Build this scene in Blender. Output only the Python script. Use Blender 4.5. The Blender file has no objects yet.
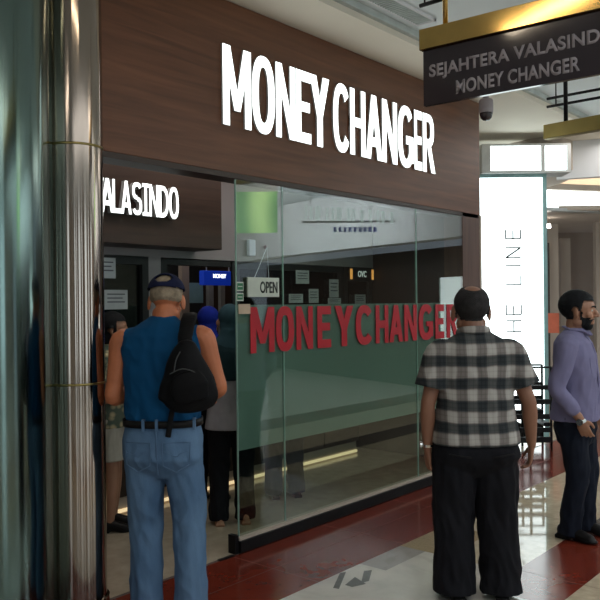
import bpy, bmesh, math, random
from mathutils import Vector, Matrix, Euler, noise
random.seed(7)
PI = math.pi
COL = bpy.context.scene.collection

# ------------------------------------------------------------------ camera geometry
F = 765.; CX = 300.; CY = 304.; A = math.atan2(655, 765); RO = math.radians(.6); H = 1.6
fw = Vector((math.cos(A), math.sin(A), 0)); rt0 = Vector((math.sin(A), -math.cos(A), 0)); up0 = Vector((0, 0, 1))
rt = rt0*math.cos(RO) - up0*math.sin(RO); up = up0*math.cos(RO) + rt0*math.sin(RO)
def ray(px, py): return fw + rt*((px-CX)/F) - up*((py-CY)/F)
def hit(px, py, ax, val):
    d = ray(px, py); o = Vector((0, 0, H)); return o + d*((val-o[ax])/d[ax])
def onX(px, py, v): return hit(px, py, 0, v)
def onY(px, py, v): return hit(px, py, 1, v)
def onZ(px, py, v): return hit(px, py, 2, v)
def dep(px, py, t): return Vector((0, 0, H)) + ray(px, py)*t
RV = A - PI/2            # rotation that turns local +Y along the view direction

# ------------------------------------------------------------------ materials
def newmat(name):
    m = bpy.data.materials.new(name); m.use_nodes = True
    nt = m.node_tree; b = nt.nodes['Principled BSDF']; return m, nt, b
def pmat(name, col, rough=.6, metal=0, var=.12, scale=8, bump=0, bscale=None, spec=.5, stretch=(1, 1, 1), col2=None, coat=0, detail=4):
    m, nt, b = newmat(name); N = nt.nodes; L = nt.links
    tc = N.new('ShaderNodeTexCoord'); mp = N.new('ShaderNodeMapping'); mp.inputs['Scale'].default_value = stretch
    L.new(tc.outputs['Object'], mp.inputs['Vector'])
    nz = N.new('ShaderNodeTexNoise'); nz.inputs['Scale'].default_value = scale; nz.inputs['Detail'].default_value = detail
    L.new(mp.outputs[0], nz.inputs['Vector'])
    r = N.new('ShaderNodeValToRGB'); c2 = col2 or tuple(min(1, c*(1+var)) for c in col)
    c1 = col if col2 else tuple(c*(1-var) for c in col)
    r.color_ramp.elements[0].position = .3; r.color_ramp.elements[1].position = .7
    r.color_ramp.elements[0].color = (*c1, 1); r.color_ramp.elements[1].color = (*c2, 1)
    L.new(nz.outputs[0], r.inputs[0]); L.new(r.outputs[0], b.inputs['Base Color'])
    b.inputs['Roughness'].default_value = rough; b.inputs['Metallic'].default_value = metal
    b.inputs['Specular IOR Level'].default_value = spec; b.inputs['Coat Weight'].default_value = coat
    if bump:
        n2 = N.new('ShaderNodeTexNoise'); n2.inputs['Scale'].default_value = bscale or scale*3; n2.inputs['Detail'].default_value = 5
        L.new(mp.outputs[0], n2.inputs['Vector'])
        bp = N.new('ShaderNodeBump'); bp.inputs['Strength'].default_value = bump; bp.inputs['Distance'].default_value = .01
        L.new(n2.outputs[0], bp.inputs['Height']); L.new(bp.outputs[0], b.inputs['Normal'])
    return m
def emat(name, col, s, base=(.5, .5, .5)):
    m, nt, b = newmat(name)
    b.inputs['Base Color'].default_value = (*base, 1); b.inputs['Emission Color'].default_value = (*col, 1)
    b.inputs['Emission Strength'].default_value = s; b.inputs['Roughness'].default_value = .4
    return m
def mathn(nt, op, a, b=None, c=None):
    n = nt.nodes.new('ShaderNodeMath'); n.operation = op
    for i, v in enumerate((a, b, c)):
        if v is None: continue
        if isinstance(v, (int, float)): n.inputs[i].default_value = v
        else: nt.links.new(v, n.inputs[i])
    return n.outputs[0]
def glassmat(name, tint, f0=.05, rough=0.0):
    m = bpy.data.materials.new(name); m.use_nodes = True; nt = m.node_tree; N = nt.nodes; L = nt.links; N.clear()
    g = N.new('ShaderNodeNewGeometry')
    dp = N.new('ShaderNodeVectorMath'); dp.operation = 'DOT_PRODUCT'; L.new(g.outputs['Normal'], dp.inputs[0]); L.new(g.outputs['Incoming'], dp.inputs[1])
    c = mathn(nt, 'ABSOLUTE', dp.outputs['Value']); k = mathn(nt, 'SUBTRACT', 1, c); p = mathn(nt, 'POWER', k, 5)
    f = mathn(nt, 'MULTIPLY_ADD', p, 1-f0, f0)
    t = N.new('ShaderNodeBsdfTransparent'); t.inputs[0].default_value = (*tint, 1)
    gl = N.new('ShaderNodeBsdfGlossy'); gl.inputs['Roughness'].default_value = rough; gl.inputs['Color'].default_value = (1, 1, 1, 1)
    mx = N.new('ShaderNodeMixShader'); L.new(f, mx.inputs[0]); L.new(t.outputs[0], mx.inputs[1]); L.new(gl.outputs[0], mx.inputs[2])
    o = N.new('ShaderNodeOutputMaterial'); L.new(mx.outputs[0], o.inputs[0]); return m
def filmmat(name, col, opac):
    m = bpy.data.materials.new(name); m.use_nodes = True; nt = m.node_tree; N = nt.nodes; L = nt.links; N.clear()
    tc = N.new('ShaderNodeTexCoord'); nz = N.new('ShaderNodeTexNoise'); nz.inputs['Scale'].default_value = 1.2; L.new(tc.outputs['Object'], nz.inputs[0])
    r = N.new('ShaderNodeValToRGB'); r.color_ramp.elements[0].color = (*[x*.85 for x in col], 1); r.color_ramp.elements[1].color = (*[x*1.1 for x in col], 1); L.new(nz.outputs[0], r.inputs[0])
    t = N.new('ShaderNodeBsdfTransparent'); t.inputs[0].default_value = (.85, .92, .88, 1)
    d = N.new('ShaderNodeBsdfDiffuse'); L.new(r.outputs[0], d.inputs[0])
    tl = N.new('ShaderNodeBsdfTranslucent'); L.new(r.outputs[0], tl.inputs[0])
    m1 = N.new('ShaderNodeMixShader'); m1.inputs[0].default_value = .3; L.new(d.outputs[0], m1.inputs[1]); L.new(tl.outputs[0], m1.inputs[2])
    m2 = N.new('ShaderNodeMixShader'); m2.inputs[0].default_value = opac; L.new(t.outputs[0], m2.inputs[1]); L.new(m1.outputs[0], m2.inputs[2])
    o = N.new('ShaderNodeOutputMaterial'); L.new(m2.outputs[0], o.inputs[0]); return m
def woodmat(name, c1, c2, rough=.45, stretch=(.6, 6, 9), sc=2.2):
    m, nt, b = newmat(name); N = nt.nodes; L = nt.links
    tc = N.new('ShaderNodeTexCoord'); mp = N.new('ShaderNodeMapping'); mp.inputs['Scale'].default_value = stretch; L.new(tc.outputs['Object'], mp.inputs[0])
    nz = N.new('ShaderNodeTexNoise'); nz.inputs['Scale'].default_value = sc; nz.inputs['Detail'].default_value = 8; nz.inputs['Distortion'].default_value = .6; L.new(mp.outputs[0], nz.inputs[0])
    r = N.new('ShaderNodeValToRGB'); r.color_ramp.elements[0].position = .32; r.color_ramp.elements[1].position = .7
    r.color_ramp.elements[0].color = (*c1, 1); r.color_ramp.elements[1].color = (*c2, 1)
    L.new(nz.outputs[0], r.inputs[0]); L.new(r.outputs[0], b.inputs['Base Color'])
    bp = N.new('ShaderNodeBump'); bp.inputs['Strength'].default_value = .12; bp.inputs['Distance'].default_value = .003; L.new(nz.outputs[0], bp.inputs['Height']); L.new(bp.outputs[0], b.inputs['Normal'])
    b.inputs['Roughness'].default_value = rough; return m
def marblemat(name, col, vein, sc=3, rough=.09, amt=.5):
    m, nt, b = newmat(name); N = nt.nodes; L = nt.links
    tc = N.new('ShaderNodeTexCoord'); nz = N.new('ShaderNodeTexNoise'); nz.inputs['Scale'].default_value = sc; nz.inputs['Detail'].default_value = 10; nz.inputs['Roughness'].default_value = .62; nz.inputs['Distortion'].default_value = 1.2
    L.new(tc.outputs['Object'], nz.inputs[0])
    v = mathn(nt, 'ABSOLUTE', mathn(nt, 'SUBTRACT', nz.outputs[0], .5))
    r = N.new('ShaderNodeValToRGB'); r.color_ramp.elements[0].position = 0; r.color_ramp.elements[1].position = .09
    r.color_ramp.elements[0].color = (*vein, 1); r.color_ramp.elements[1].color = (*col, 1); L.new(v, r.inputs[0])
    n2 = N.new('ShaderNodeTexNoise'); n2.inputs['Scale'].default_value = sc*5; n2.inputs['Detail'].default_value = 6; L.new(tc.outputs['Object'], n2.inputs[0])
    mx = N.new('ShaderNodeMix'); mx.data_type = 'RGBA'; mx.inputs['Factor'].default_value = amt
    r2 = N.new('ShaderNodeValToRGB'); r2.color_ramp.elements[0].position = .3; r2.color_ramp.elements[1].position = .7
    r2.color_ramp.elements[0].color = (*[c*.75 for c in col], 1); r2.color_ramp.elements[1].color = (*[min(1, c*1.12) for c in col], 1)
    L.new(n2.outputs[0], r2.inputs[0]); L.new(r.outputs[0], mx.inputs['A']); L.new(r2.outputs[0], mx.inputs['B']); L.new(mx.outputs['Result'], b.inputs['Base Color'])
    b.inputs['Roughness'].default_value = rough; return m

M = {}
M['wood'] = woodmat('walnut_laminate', (.10, .036, .014), (.18, .07, .03))
M['wood_dark'] = woodmat('dark_walnut', (.03, .014, .009), (.06, .03, .02))
M['wood_v'] = woodmat('walnut_post', (.07, .028, .016), (.12, .055, .034), stretch=(8, 8, .6))
M['letter_glow'] = emat('lit_acrylic', (.93, 1, .97), 2.2)
M['letter_side'] = pmat('letter_return', (.5, .5, .5), .4)
M['chrome'] = pmat('polished_steel', (.62, .6, .58), .09, 1, .05, 3, bump=.05, bscale=9, stretch=(1, 1, .15))
M['green_steel'] = pmat('green_tinted_glass_cladding', (.2, .27, .25), .07, 1, .08, 3, bump=.03, bscale=6, stretch=(1, 1, .15))
M['brass'] = pmat('brushed_brass', (.68, .45, .15), .12, 1, .12, 6)
M['brass_pale'] = pmat('pale_brass', (.34, .27, .1), .3, 1, .1, 6)
M['panel_black'] = pmat('gloss_black_panel', (.035, .026, .032), .1, 0, .1, 4, coat=.3)
M['letter_grey'] = pmat('grey_vinyl', (.36, .32, .34), .5)
M['cream'] = pmat('cream_plaster', (.78, .73, .62), .85, 0, .03, 2)
M['ceil'] = pmat('grey_white_ceiling', (.78, .85, .87), .85, 0, .03, 2)
M['groove'] = pmat('grey_green_groove', (.5, .55, .53), .6)
M['grey_wall'] = pmat('grey_painted_wall', (.36, .33, .34), .75, 0, .05, 3)
M['white_wall'] = pmat('white_bulkhead_paint', (.75, .76, .78), .8, 0, .03, 2)
M['beige'] = pmat('beige_wall', (.34, .27, .22), .8, 0, .06, 2)
M['beige_light'] = pmat('light_beige_panel', (.5, .42, .35), .8, 0, .05, 2)
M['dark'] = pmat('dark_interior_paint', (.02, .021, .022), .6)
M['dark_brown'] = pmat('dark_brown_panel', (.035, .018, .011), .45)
M['black_metal'] = pmat('black_powder_coat', (.006, .006, .007), .45, spec=.2)
M['glass'] = glassmat('clear_glass', (.80, .88, .84), .085)
M['dark_glass'] = glassmat('smoked_window_glass', (.35, .42, .4), .06)
M['glass_edge'] = pmat('green_glass_edge', (.35, .55, .48), .25)
M['film'] = filmmat('frosted_green_film', (.40, .52, .48), .76)
M['red_vinyl'] = pmat('red_vinyl', (.44, .0, .012), .5)
M['red_tile'] = marblemat('red_marble', (.19, .03, .016), (.15, .026, .016), 2.2, .13, .4)
M['white_tile'] = marblemat('white_marble', (.66, .62, .55), (.52, .48, .43), 1.1, .05, .35)
M['cream_tile'] = marblemat('cream_marble', (.6, .5, .36), (.45, .36, .26), 3, .045, .6)
M['tan_tile'] = marblemat('tan_marble', (.4, .3, .17), (.3, .22, .13), 14, .1, .6)
M['grey_tile'] = marblemat('grey_marble', (.38, .35, .32), (.27, .25, .23), 2, .06, .4)
M['grey_mosaic'] = marblemat('dark_grey_marble', (.13, .12, .11), (.08, .07, .06), 9, .12, .6)
M['shop_tile'] = marblemat('polished_shop_tile', (.5, .42, .32), (.4, .33, .25), 2, .1, .5)
M['grout'] = pmat('dark_grout', (.1, .07, .06), .7)
M['paper'] = pmat('white_paper', (.62, .64, .66), .8)
M['paper_text'] = pmat('printed_ink', (.12, .12, .15), .8)
M['sign_white'] = pmat('cream_acrylic', (.55, .6, .52), .4)
M['ink'] = pmat('black_ink', (.02, .03, .025), .5)
M['sticker_green'] = pmat('green_sticker', (.02, .16, .07), .5)
M['sticker_tan'] = pmat('tan_sticker', (.55, .42, .3), .6)
M['white_plastic'] = pmat('white_plastic', (.62, .75, .8), .4)
M['lightbox'] = emat('backlit_white_panel', (.86, .99, 1), 2.8, (.8, .8, .8))
M['lightbox_soft'] = emat('backlit_pale_panel', (.85, 1, 1), 1.6, (.8, .8, .8))
M['teal_frame'] = pmat('teal_aluminium_frame', (.25, .42, .42), .35, .3)
M['alu'] = pmat('aluminium_frame', (.5, .5, .48), .35, .6)
M['thin_grey'] = pmat('thin_grey_letter', (.06, .065, .065), .6)
M['blue_sign'] = emat('blue_backlit_sign', (.01, .05, .6), .25, (.01, .05, .4))
M['amber'] = emat('amber_lit_sign', (1, .42, .1), .9, (.3, .15, .05))
M['warm_strip'] = emat('warm_light_strip', (1, .75, .4), .8)
M['spot'] = emat('lit_spotlight', (1, .93, .85), 12)
M['orange_fab'] = pmat('orange_fabric', (.55, .13, .07), .8)
M['daylight'] = emat('added_daylight_glow', (.75, .9, 1), 1.6)  # glow of the added unseen panes, standing in for daylight
M['window_lit'] = emat('lit_window', (.8, .85, .8), .55)
M['poster_green'] = None

def poster():
    m, nt, b = newmat('green_backlit_poster'); N = nt.nodes; L = nt.links
    tc = N.new('ShaderNodeTexCoord'); w = N.new('ShaderNodeTexWave'); w.inputs['Scale'].default_value = .7; w.inputs['Distortion'].default_value = 3; L.new(tc.outputs['Object'], w.inputs[0])
    r = N.new('ShaderNodeValToRGB'); r.color_ramp.elements[0].color = (.08, .3, .1, 1); r.color_ramp.elements[1].color = (.5, .8, .3, 1); L.new(w.outputs[0], r.inputs[0])
    L.new(r.outputs[0], b.inputs['Base Color']); L.new(r.outputs[0], b.inputs['Emission Color']); b.inputs['Emission Strength'].default_value = 2.2; return m
M['poster_green'] = poster()

def plaidmat():
    m, nt, b = newmat('plaid_cotton'); N = nt.nodes; L = nt.links
    tc = N.new('ShaderNodeTexCoord'); sp = N.new('ShaderNodeSeparateXYZ'); L.new(tc.outputs['Object'], sp.inputs[0])
    nz = N.new('ShaderNodeTexNoise'); nz.inputs['Scale'].default_value = 5; L.new(tc.outputs['Object'], nz.inputs[0])
    wob = mathn(nt, 'MULTIPLY', mathn(nt, 'SUBTRACT', nz.outputs[0], .5), .03)
    def band(sig, period, phase, lo, hi):
        s = mathn(nt, 'SINE', mathn(nt, 'MULTIPLY_ADD', mathn(nt, 'ADD', sig, wob), 2*PI/period, phase))
        mr = N.new('ShaderNodeMapRange'); mr.inputs['From Min'].default_value = lo; mr.inputs['From Max'].default_value = hi; L.new(s, mr.inputs['Value']); return mr.outputs[0]
    sx = band(sp.outputs['X'], .105, .8, -.25, .25); sz = band(sp.outputs['Z'], .118, 2.0, -.2, .35)
    thin = band(sp.outputs['Z'], .0236, 0, .5, .8); tx = band(sp.outputs['X'], .021, 0, .5, .8)
    f = mathn(nt, 'ADD', mathn(nt, 'MULTIPLY', sz, .56), mathn(nt, 'MULTIPLY', sx, .3))
    f = mathn(nt, 'ADD', f, mathn(nt, 'MULTIPLY', mathn(nt, 'ADD', thin, tx), .05))
    r = N.new('ShaderNodeValToRGB'); e = r.color_ramp.elements
    e[0].position = 0; e[0].color = (.43, .41, .38, 1); e[1].position = .92; e[1].color = (.02, .024, .028, 1)
    q = e.new(.34); q.color = (.17, .15, .14, 1); q = e.new(.6); q.color = (.07, .075, .075, 1)
    L.new(f, r.inputs[0]); L.new(r.outputs[0], b.inputs['Base Color']); b.inputs['Roughness'].default_value = .85
    b.inputs['Specular IOR Level'].default_value = .2; return m
def denim():
    m = pmat('faded_denim', (.07, .135, .24), .9, 0, .2, 5, bump=.15, bscale=120, col2=(.14, .235, .37), stretch=(1, 1, .5)); return m
def floral():
    m, nt, b = newmat('floral_print'); N = nt.nodes; L = nt.links
    tc = N.new('ShaderNodeTexCoord'); v = N.new('ShaderNodeTexVoronoi'); v.inputs['Scale'].default_value = 22; L.new(tc.outputs['Object'], v.inputs[0])
    r = N.new('ShaderNodeValToRGB'); e = r.color_ramp.elements; e[0].color = (.5, .42, .25, 1); e[0].position = .25; e[1].color = (.1, .13, .1, 1); e[1].position = .6
    L.new(v.outputs['Distance'], r.inputs[0]); L.new(r.outputs[0], b.inputs['Base Color']); b.inputs['Roughness'].default_value = .85; return m
M['plaid'] = plaidmat(); M['denim'] = denim(); M['floral'] = floral()
M['skin_tan'] = pmat('sunburnt_skin', (.52, .17, .075), .55, 0, .12, 9, bump=.06, bscale=70)
M['skin_brown'] = pmat('brown_skin', (.27, .125, .075), .5, 0, .1, 9, bump=.05, bscale=70)
M['skin_mid'] = pmat('light_brown_skin', (.36, .18, .11), .5, 0, .1, 9, bump=.05, bscale=70)
M['hair_grey'] = pmat('cropped_grey_hair', (.3, .24, .17), .9, 0, .3, 30, bump=.4, bscale=180)
M['hair_black'] = pmat('black_hair', (.008, .009, .011), .6, 0, .3, 30, bump=.5, bscale=140)
M['hair_thin'] = pmat('thin_dark_hair', (.03, .028, .028), .8, 0, .3, 30, bump=.4, bscale=150)
M['tee_blue'] = pmat('blue_jersey', (.004, .062, .16), .85, 0, .12, 6)
M['navy'] = pmat('navy_cotton', (.01, .014, .045), .8, 0, .15, 8)
M['trouser_black'] = pmat('charcoal_wool', (.009, .009, .012), .8, 0, .2, 8)
M['trouser_navy'] = pmat('dark_navy_cloth', (.009, .012, .022), .8, 0, .2, 8)
M['lavender'] = pmat('lavender_cotton', (.2, .19, .32), .85, 0, .1, 6)
M['bag'] = pmat('black_nylon', (.005, .005, .006), .6, 0, .2, 20, bump=.1, bscale=200)
M['leather'] = pmat('black_leather', (.01, .009, .009), .35)
M['steel'] = pmat('watch_steel', (.7, .7, .68), .2, 1)
M['teal_knit'] = pmat('dark_teal_knit', (.012, .032, .04), .9)
M['hijab_blue'] = pmat('royal_blue_scarf', (.008, .02, .25), .85)
M['hijab_teal'] = pmat('slate_teal_scarf', (.03, .07, .09), .85)
M['print_yellow'] = pmat('yellow_blue_print', (.5, .48, .12), .85, 0, .1, 9, col2=(.1, .22, .42))
M['blouse_grey'] = pmat('pale_grey_blouse', (.32, .31, .34), .85)
M['shorts'] = pmat('pale_shorts', (.42, .4, .34), .85)
M['peach'] = pmat('peach_shoe', (.4, .2, .12), .6)
M['eye'] = pmat('eye_white', (.5, .48, .45), .2)

def column_metal(name, col, rough, an):
    m, nt, b = newmat(name); N = nt.nodes; L = nt.links
    tc = N.new('ShaderNodeTexCoord'); mp = N.new('ShaderNodeMapping'); mp.inputs['Scale'].default_value = (1, 1, 0); L.new(tc.outputs['Object'], mp.inputs[0])
    nz = N.new('ShaderNodeTexNoise'); nz.inputs['Scale'].default_value = 9; nz.inputs['Detail'].default_value = 1; L.new(mp.outputs[0], nz.inputs[0])
    bp = N.new('ShaderNodeBump'); bp.inputs['Strength'].default_value = .012; bp.inputs['Distance'].default_value = .003; L.new(nz.outputs[0], bp.inputs['Height']); L.new(bp.outputs[0], b.inputs['Normal'])
    n2 = N.new('ShaderNodeTexNoise'); n2.inputs['Scale'].default_value = 5; L.new(tc.outputs['Object'], n2.inputs[0])
    r = N.new('ShaderNodeValToRGB'); r.color_ramp.elements[0].color = (*[c*.9 for c in col], 1); r.color_ramp.elements[1].color = (*col, 1); L.new(n2.outputs[0], r.inputs[0]); L.new(r.outputs[0], b.inputs['Base Color'])
    tg = N.new('ShaderNodeTangent'); tg.direction_type = 'RADIAL'; tg.axis = 'Z'; L.new(tg.outputs[0], b.inputs['Tangent'])
    b.inputs['Metallic'].default_value = 1; b.inputs['Roughness'].default_value = rough; b.inputs['Anisotropic'].default_value = an; b.inputs['Anisotropic Rotation'].default_value = .25
    return m
M['chrome'] = column_metal('polished_steel', (.38, .32, .27), .1, .9)
M['green_steel'] = column_metal('green_tinted_cladding', (.17, .24, .22), .14, .85)

# ------------------------------------------------------------------ object helpers
def link(o, parent=None):
    COL.objects.link(o)
    if parent: o.parent = parent
    return o
def obj(name, bm, mat, parent=None, smooth=False, loc=None, rotz=None, bevel=0):
    me = bpy.data.meshes.new(name); bmesh.ops.recalc_face_normals(bm, faces=bm.faces); bm.to_mesh(me); bm.free()
    for mm in (mat if isinstance(mat, (list, tuple)) else [mat]): me.materials.append(mm)
    if smooth:
        for p in me.polygons: p.use_smooth = True
    o = bpy.data.objects.new(name, me); link(o, parent)
    if loc is not None: o.location = loc
    if rotz is not None: o.rotation_euler = (0, 0, rotz)
    if bevel:
        b = o.modifiers.new('Bevel', 'BEVEL'); b.width = bevel; b.segments = 2; b.limit_method = 'ANGLE'
    return o
def tag(o, label=None, cat=None, group=None, kind=None):
    if label: o['label'] = label
    if cat: o['category'] = cat
    if group: o['group'] = group
    if kind: o['kind'] = kind
    return o
def empty(name, loc, rotz, label, cat, group=None):
    o = bpy.data.objects.new(name, None); o.empty_display_size = .1; COL.objects.link(o)
    o.location = loc; o.rotation_euler = (0, 0, rotz); return tag(o, label, cat, group)
def box(bm, lo, hi, rot=None, piv=None, mi=0):
    r = bmesh.ops.create_cube(bm, size=1)['verts']
    c = [(lo[i]+hi[i])/2 for i in range(3)]; s = [abs(hi[i]-lo[i]) for i in range(3)]
    for v in r:
        v.co = Vector([v.co[i]*s[i]+c[i] for i in range(3)])
        if rot is not None: v.co = rot @ v.co
    if mi:
        for f in {f for v in r for f in v.link_faces}: f.material_index = mi
    return r
def bx(name, lo, hi, mat, parent=None, bevel=0, **k):
    bm = bmesh.new(); box(bm, lo, hi); return obj(name, bm, mat, parent, bevel=bevel, **k)
def cyl(bm, a, b, r1, r2=None, seg=24, cap=True):
    a = Vector(a); b = Vector(b); d = b-a; r2 = r1 if r2 is None else r2
    m = Matrix.Translation((a+b)/2) @ d.to_track_quat('Z', 'Y').to_matrix().to_4x4()
    bmesh.ops.create_cone(bm, cap_ends=cap, segments=seg, radius1=r1, radius2=r2, depth=d.length, matrix=m)
def lathe(bm, prof, seg=48, c=(0, 0, 0)):
    rings = []
    for (r, z) in prof: rings.append([bm.verts.new((c[0]+r*math.cos(2*PI*i/seg), c[1]+r*math.sin(2*PI*i/seg), c[2]+z)) for i in range(seg)])
    for a, b in zip(rings, rings[1:]):
        for i in range(seg): bm.faces.new((a[i], a[(i+1) % seg], b[(i+1) % seg], b[i]))
    bm.faces.new(rings[0][::-1]); bm.faces.new(rings[-1])
def prism(bm, pts, d, mi=0):
    """pts: list of Vector front outline, d: Vector extrusion"""
    a = [bm.verts.new(p) for p in pts]; b = [bm.verts.new(Vector(p)+Vector(d)) for p in pts]; n = len(pts)
    fs = [bm.faces.new(a), bm.faces.new(b[::-1])]
    for i in range(n): fs.append(bm.faces.new((a[i], b[i], b[(i+1) % n], a[(i+1) % n])))
    for f in fs: f.material_index = mi
    return fs

for _k in ('tee_blue', 'navy', 'trouser_black', 'trouser_navy', 'lavender', 'bag', 'denim', 'teal_knit', 'blouse_grey', 'print_yellow', 'hijab_blue', 'hijab_teal', 'shorts', 'hair_black', 'hair_thin', 'hair_grey', 'floral', 'leather'):
    M[_k].node_tree.nodes['Principled BSDF'].inputs['Specular IOR Level'].default_value = .15
# ------------------------------------------------------------------ soft body helpers
def ell(bm, c, r, rot=None, seg=18, rings=12):
    m = Matrix.Translation(Vector(c)) @ (rot.to_4x4() if rot is not None else Matrix.Identity(4)) @ Matrix.Diagonal((*r, 1))
    bmesh.ops.create_uvsphere(bm, u_segments=seg, v_segments=rings, radius=1, matrix=m)
def tube(bm, pts, rads, seg=14, side=None, flat=False):
    """closed tube with rounded ends; rads float or (ra, rb), ra measured along 'side'"""
    P = [Vector(p) for p in pts]; R = [(r, r) if isinstance(r, (int, float)) else r for r in rads]
    # Catmull resample
    Q = []; S = []
    n = len(P)
    for i in range(n-1):
        p0 = P[max(i-1, 0)]; p1 = P[i]; p2 = P[i+1]; p3 = P[min(i+2, n-1)]
        for k in range(4):
            t = k/4; t2 = t*t; t3 = t2*t
            Q.append(.5*((2*p1)+(p2-p0)*t+(2*p0-5*p1+4*p2-p3)*t2+(3*p1-p0-3*p2+p3)*t3))
            S.append((R[i][0]*(1-t)+R[i+1][0]*t, R[i][1]*(1-t)+R[i+1][1]*t))
    Q.append(P[-1]); S.append(R[-1])
    d0 = (Q[1]-Q[0]).normalized(); d1 = (Q[-1]-Q[-2]).normalized()
    pre = []; post = []
    for a in (80, 55, 28):
        ca = math.cos(math.radians(a)); sa = math.sin(math.radians(a)); m0 = min(S[0]); m1 = min(S[-1])
        pre.append((Q[0]-d0*m0*sa*.8, (S[0][0]*ca, S[0][1]*ca))); post.insert(0, (Q[-1]+d1*m1*sa*.8, (S[-1][0]*ca, S[-1][1]*ca)))
    allp = pre + list(zip(Q, S)) + ([] if flat else post)
    s = Vector(side) if side else (Vector((1, 0, 0)) if abs(d0.x) < .8 else Vector((0, 1, 0)))
    rings = []
    for i, (p, (ra, rb)) in enumerate(allp):
        a = allp[max(i-1, 0)][0]; b = allp[min(i+1, len(allp)-1)][0]; d = (b-a).normalized()
        s = (s - d*s.dot(d)).normalized(); t = d.cross(s)
        rings.append([bm.verts.new(p + s*ra*math.cos(2*PI*k/seg) + t*rb*math.sin(2*PI*k/seg)) for k in range(seg)])
    for a, b in zip(rings, rings[1:]):
        for k in range(seg): bm.faces.new((a[k], a[(k+1) % seg], b[(k+1) % seg], b[k]))
    bm.faces.new(rings[0][::-1]); bm.faces.new(rings[-1])
def loft(bm, rings, seg=36):
    """rings: (cx, cy, z, rx, ry, n)"""
    out = []
    for (cx, cy, z, rx, ry, n) in rings:
        r = []
        for k in range(seg):
            a = 2*PI*k/seg; c = math.cos(a); s = math.sin(a); e = 2/n
            r.append(bm.verts.new((cx+rx*math.copysign(abs(c)**e, c), cy+ry*math.copysign(abs(s)**e, s), z)))
        out.append(r)
    for a, b in zip(out, out[1:]):
        for k in range(seg): bm.faces.new((a[k], a[(k+1) % seg], b[(k+1) % seg], b[k]))
    bm.faces.new(out[0][::-1]); bm.faces.new(out[-1])
def bake(bm, voxel, smooth=4, disp=None, fac=.5):
    bmesh.ops.recalc_face_normals(bm, faces=bm.faces)
    me = bpy.data.meshes.new('tmp'); bm.to_mesh(me); bm.free(); o = bpy.data.objects.new('tmp', me); COL.objects.link(o)
    r = o.modifiers.new('r', 'REMESH'); r.mode = 'VOXEL'; r.voxel_size = voxel; r.use_smooth_shade = True
    if smooth: s = o.modifiers.new('s', 'SMOOTH'); s.factor = fac; s.iterations = smooth
    dg = bpy.context.evaluated_depsgraph_get(); dg.update()
    m2 = bpy.data.meshes.new_from_object(o.evaluated_get(dg)); bpy.data.objects.remove(o); bpy.data.meshes.remove(me)
    if disp:
        m2.update(); nn = [v.normal.copy() for v in m2.vertices]
        for v, n in zip(m2.vertices, nn): v.co += Vector((n.x, n.y, n.z*.15))*disp(v.co, n)
    for p in m2.polygons: p.use_smooth = True
    m2.update(); return m2
def mobj(name, me, mat, parent, label=None):
    me.name = name; me.materials.clear(); me.materials.append(mat); o = bpy.data.objects.new(name, me); link(o, parent)
    if label: o['label'] = label
    return o
def shell(me, f, T, name, mat, parent, soft=.015, keep=0.0, label=None):
    """part of a body surface lifted off by T where f(p) > 0"""
    b = bmesh.new(); b.from_mesh(me); b.normal_update()
    val = {v: f(v.co) for v in b.verts}
    bmesh.ops.delete(b, geom=[v for v in b.verts if val[v] < keep], context='VERTS')
    for v in b.verts: v.co += v.normal*(.0008+T*max(0, min(1, (val[v]-keep)/soft)))
    return obj(name, b, mat, parent, smooth=True) if not label else tag(obj(name, b, mat, parent, smooth=True), label)

def headshape(bm, M4, jaw=1.0, ear=1.0, wide=1.0):
    """head of 0.235 m, origin at ear level, facing +Y"""
    t = bmesh.new()
    ell(t, (0, -.014, .034), (.075*wide, .096, .083)); ell(t, (0, .022, .02), (.066*wide, .072, .07))
    ell(t, (0, .026, -.045), (.056*jaw, .06, .066)); ell(t, (0, .055, -.092), (.032*jaw, .028, .022))
    ell(t, (0, .074, .024), (.05, .018, .011))
    for s in (-1, 1):
        ell(t, (s*.038, .062, -.026), (.024, .024, .022)); ell(t, (s*.052*jaw, .005, -.066), (.014, .035, .028))
        ell(t, (s*(.077*wide+.006), -.006, -.012), (.007*ear, .018, .032*ear), Euler((.15, 0, s*-.5)).to_matrix())
        ell(t, (s*(.077*wide+.006), -.0, -.034), (.006, .010, .012))
    tube(t, [(0, .082, .018), (0, .098, -.006), (0, .108, -.026)], [.008, .011, .014])
    for s in (-1, 1): ell(t, (s*.013, .094, -.03), (.009, .011, .008))
    ell(t, (0, .083, -.058), (.024, .011, .0065)); ell(t, (0, .082, -.071), (.021, .012, .0075))
    ell(t, (0, .078, -.05), (.02, .01, .014))
    bmesh.ops.transform(t, matrix=M4, verts=t.verts)
    me = bpy.data.meshes.new('h'); t.to_mesh(me); t.free(); bm.from_mesh(me); bpy.data.meshes.remove(me)
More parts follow.
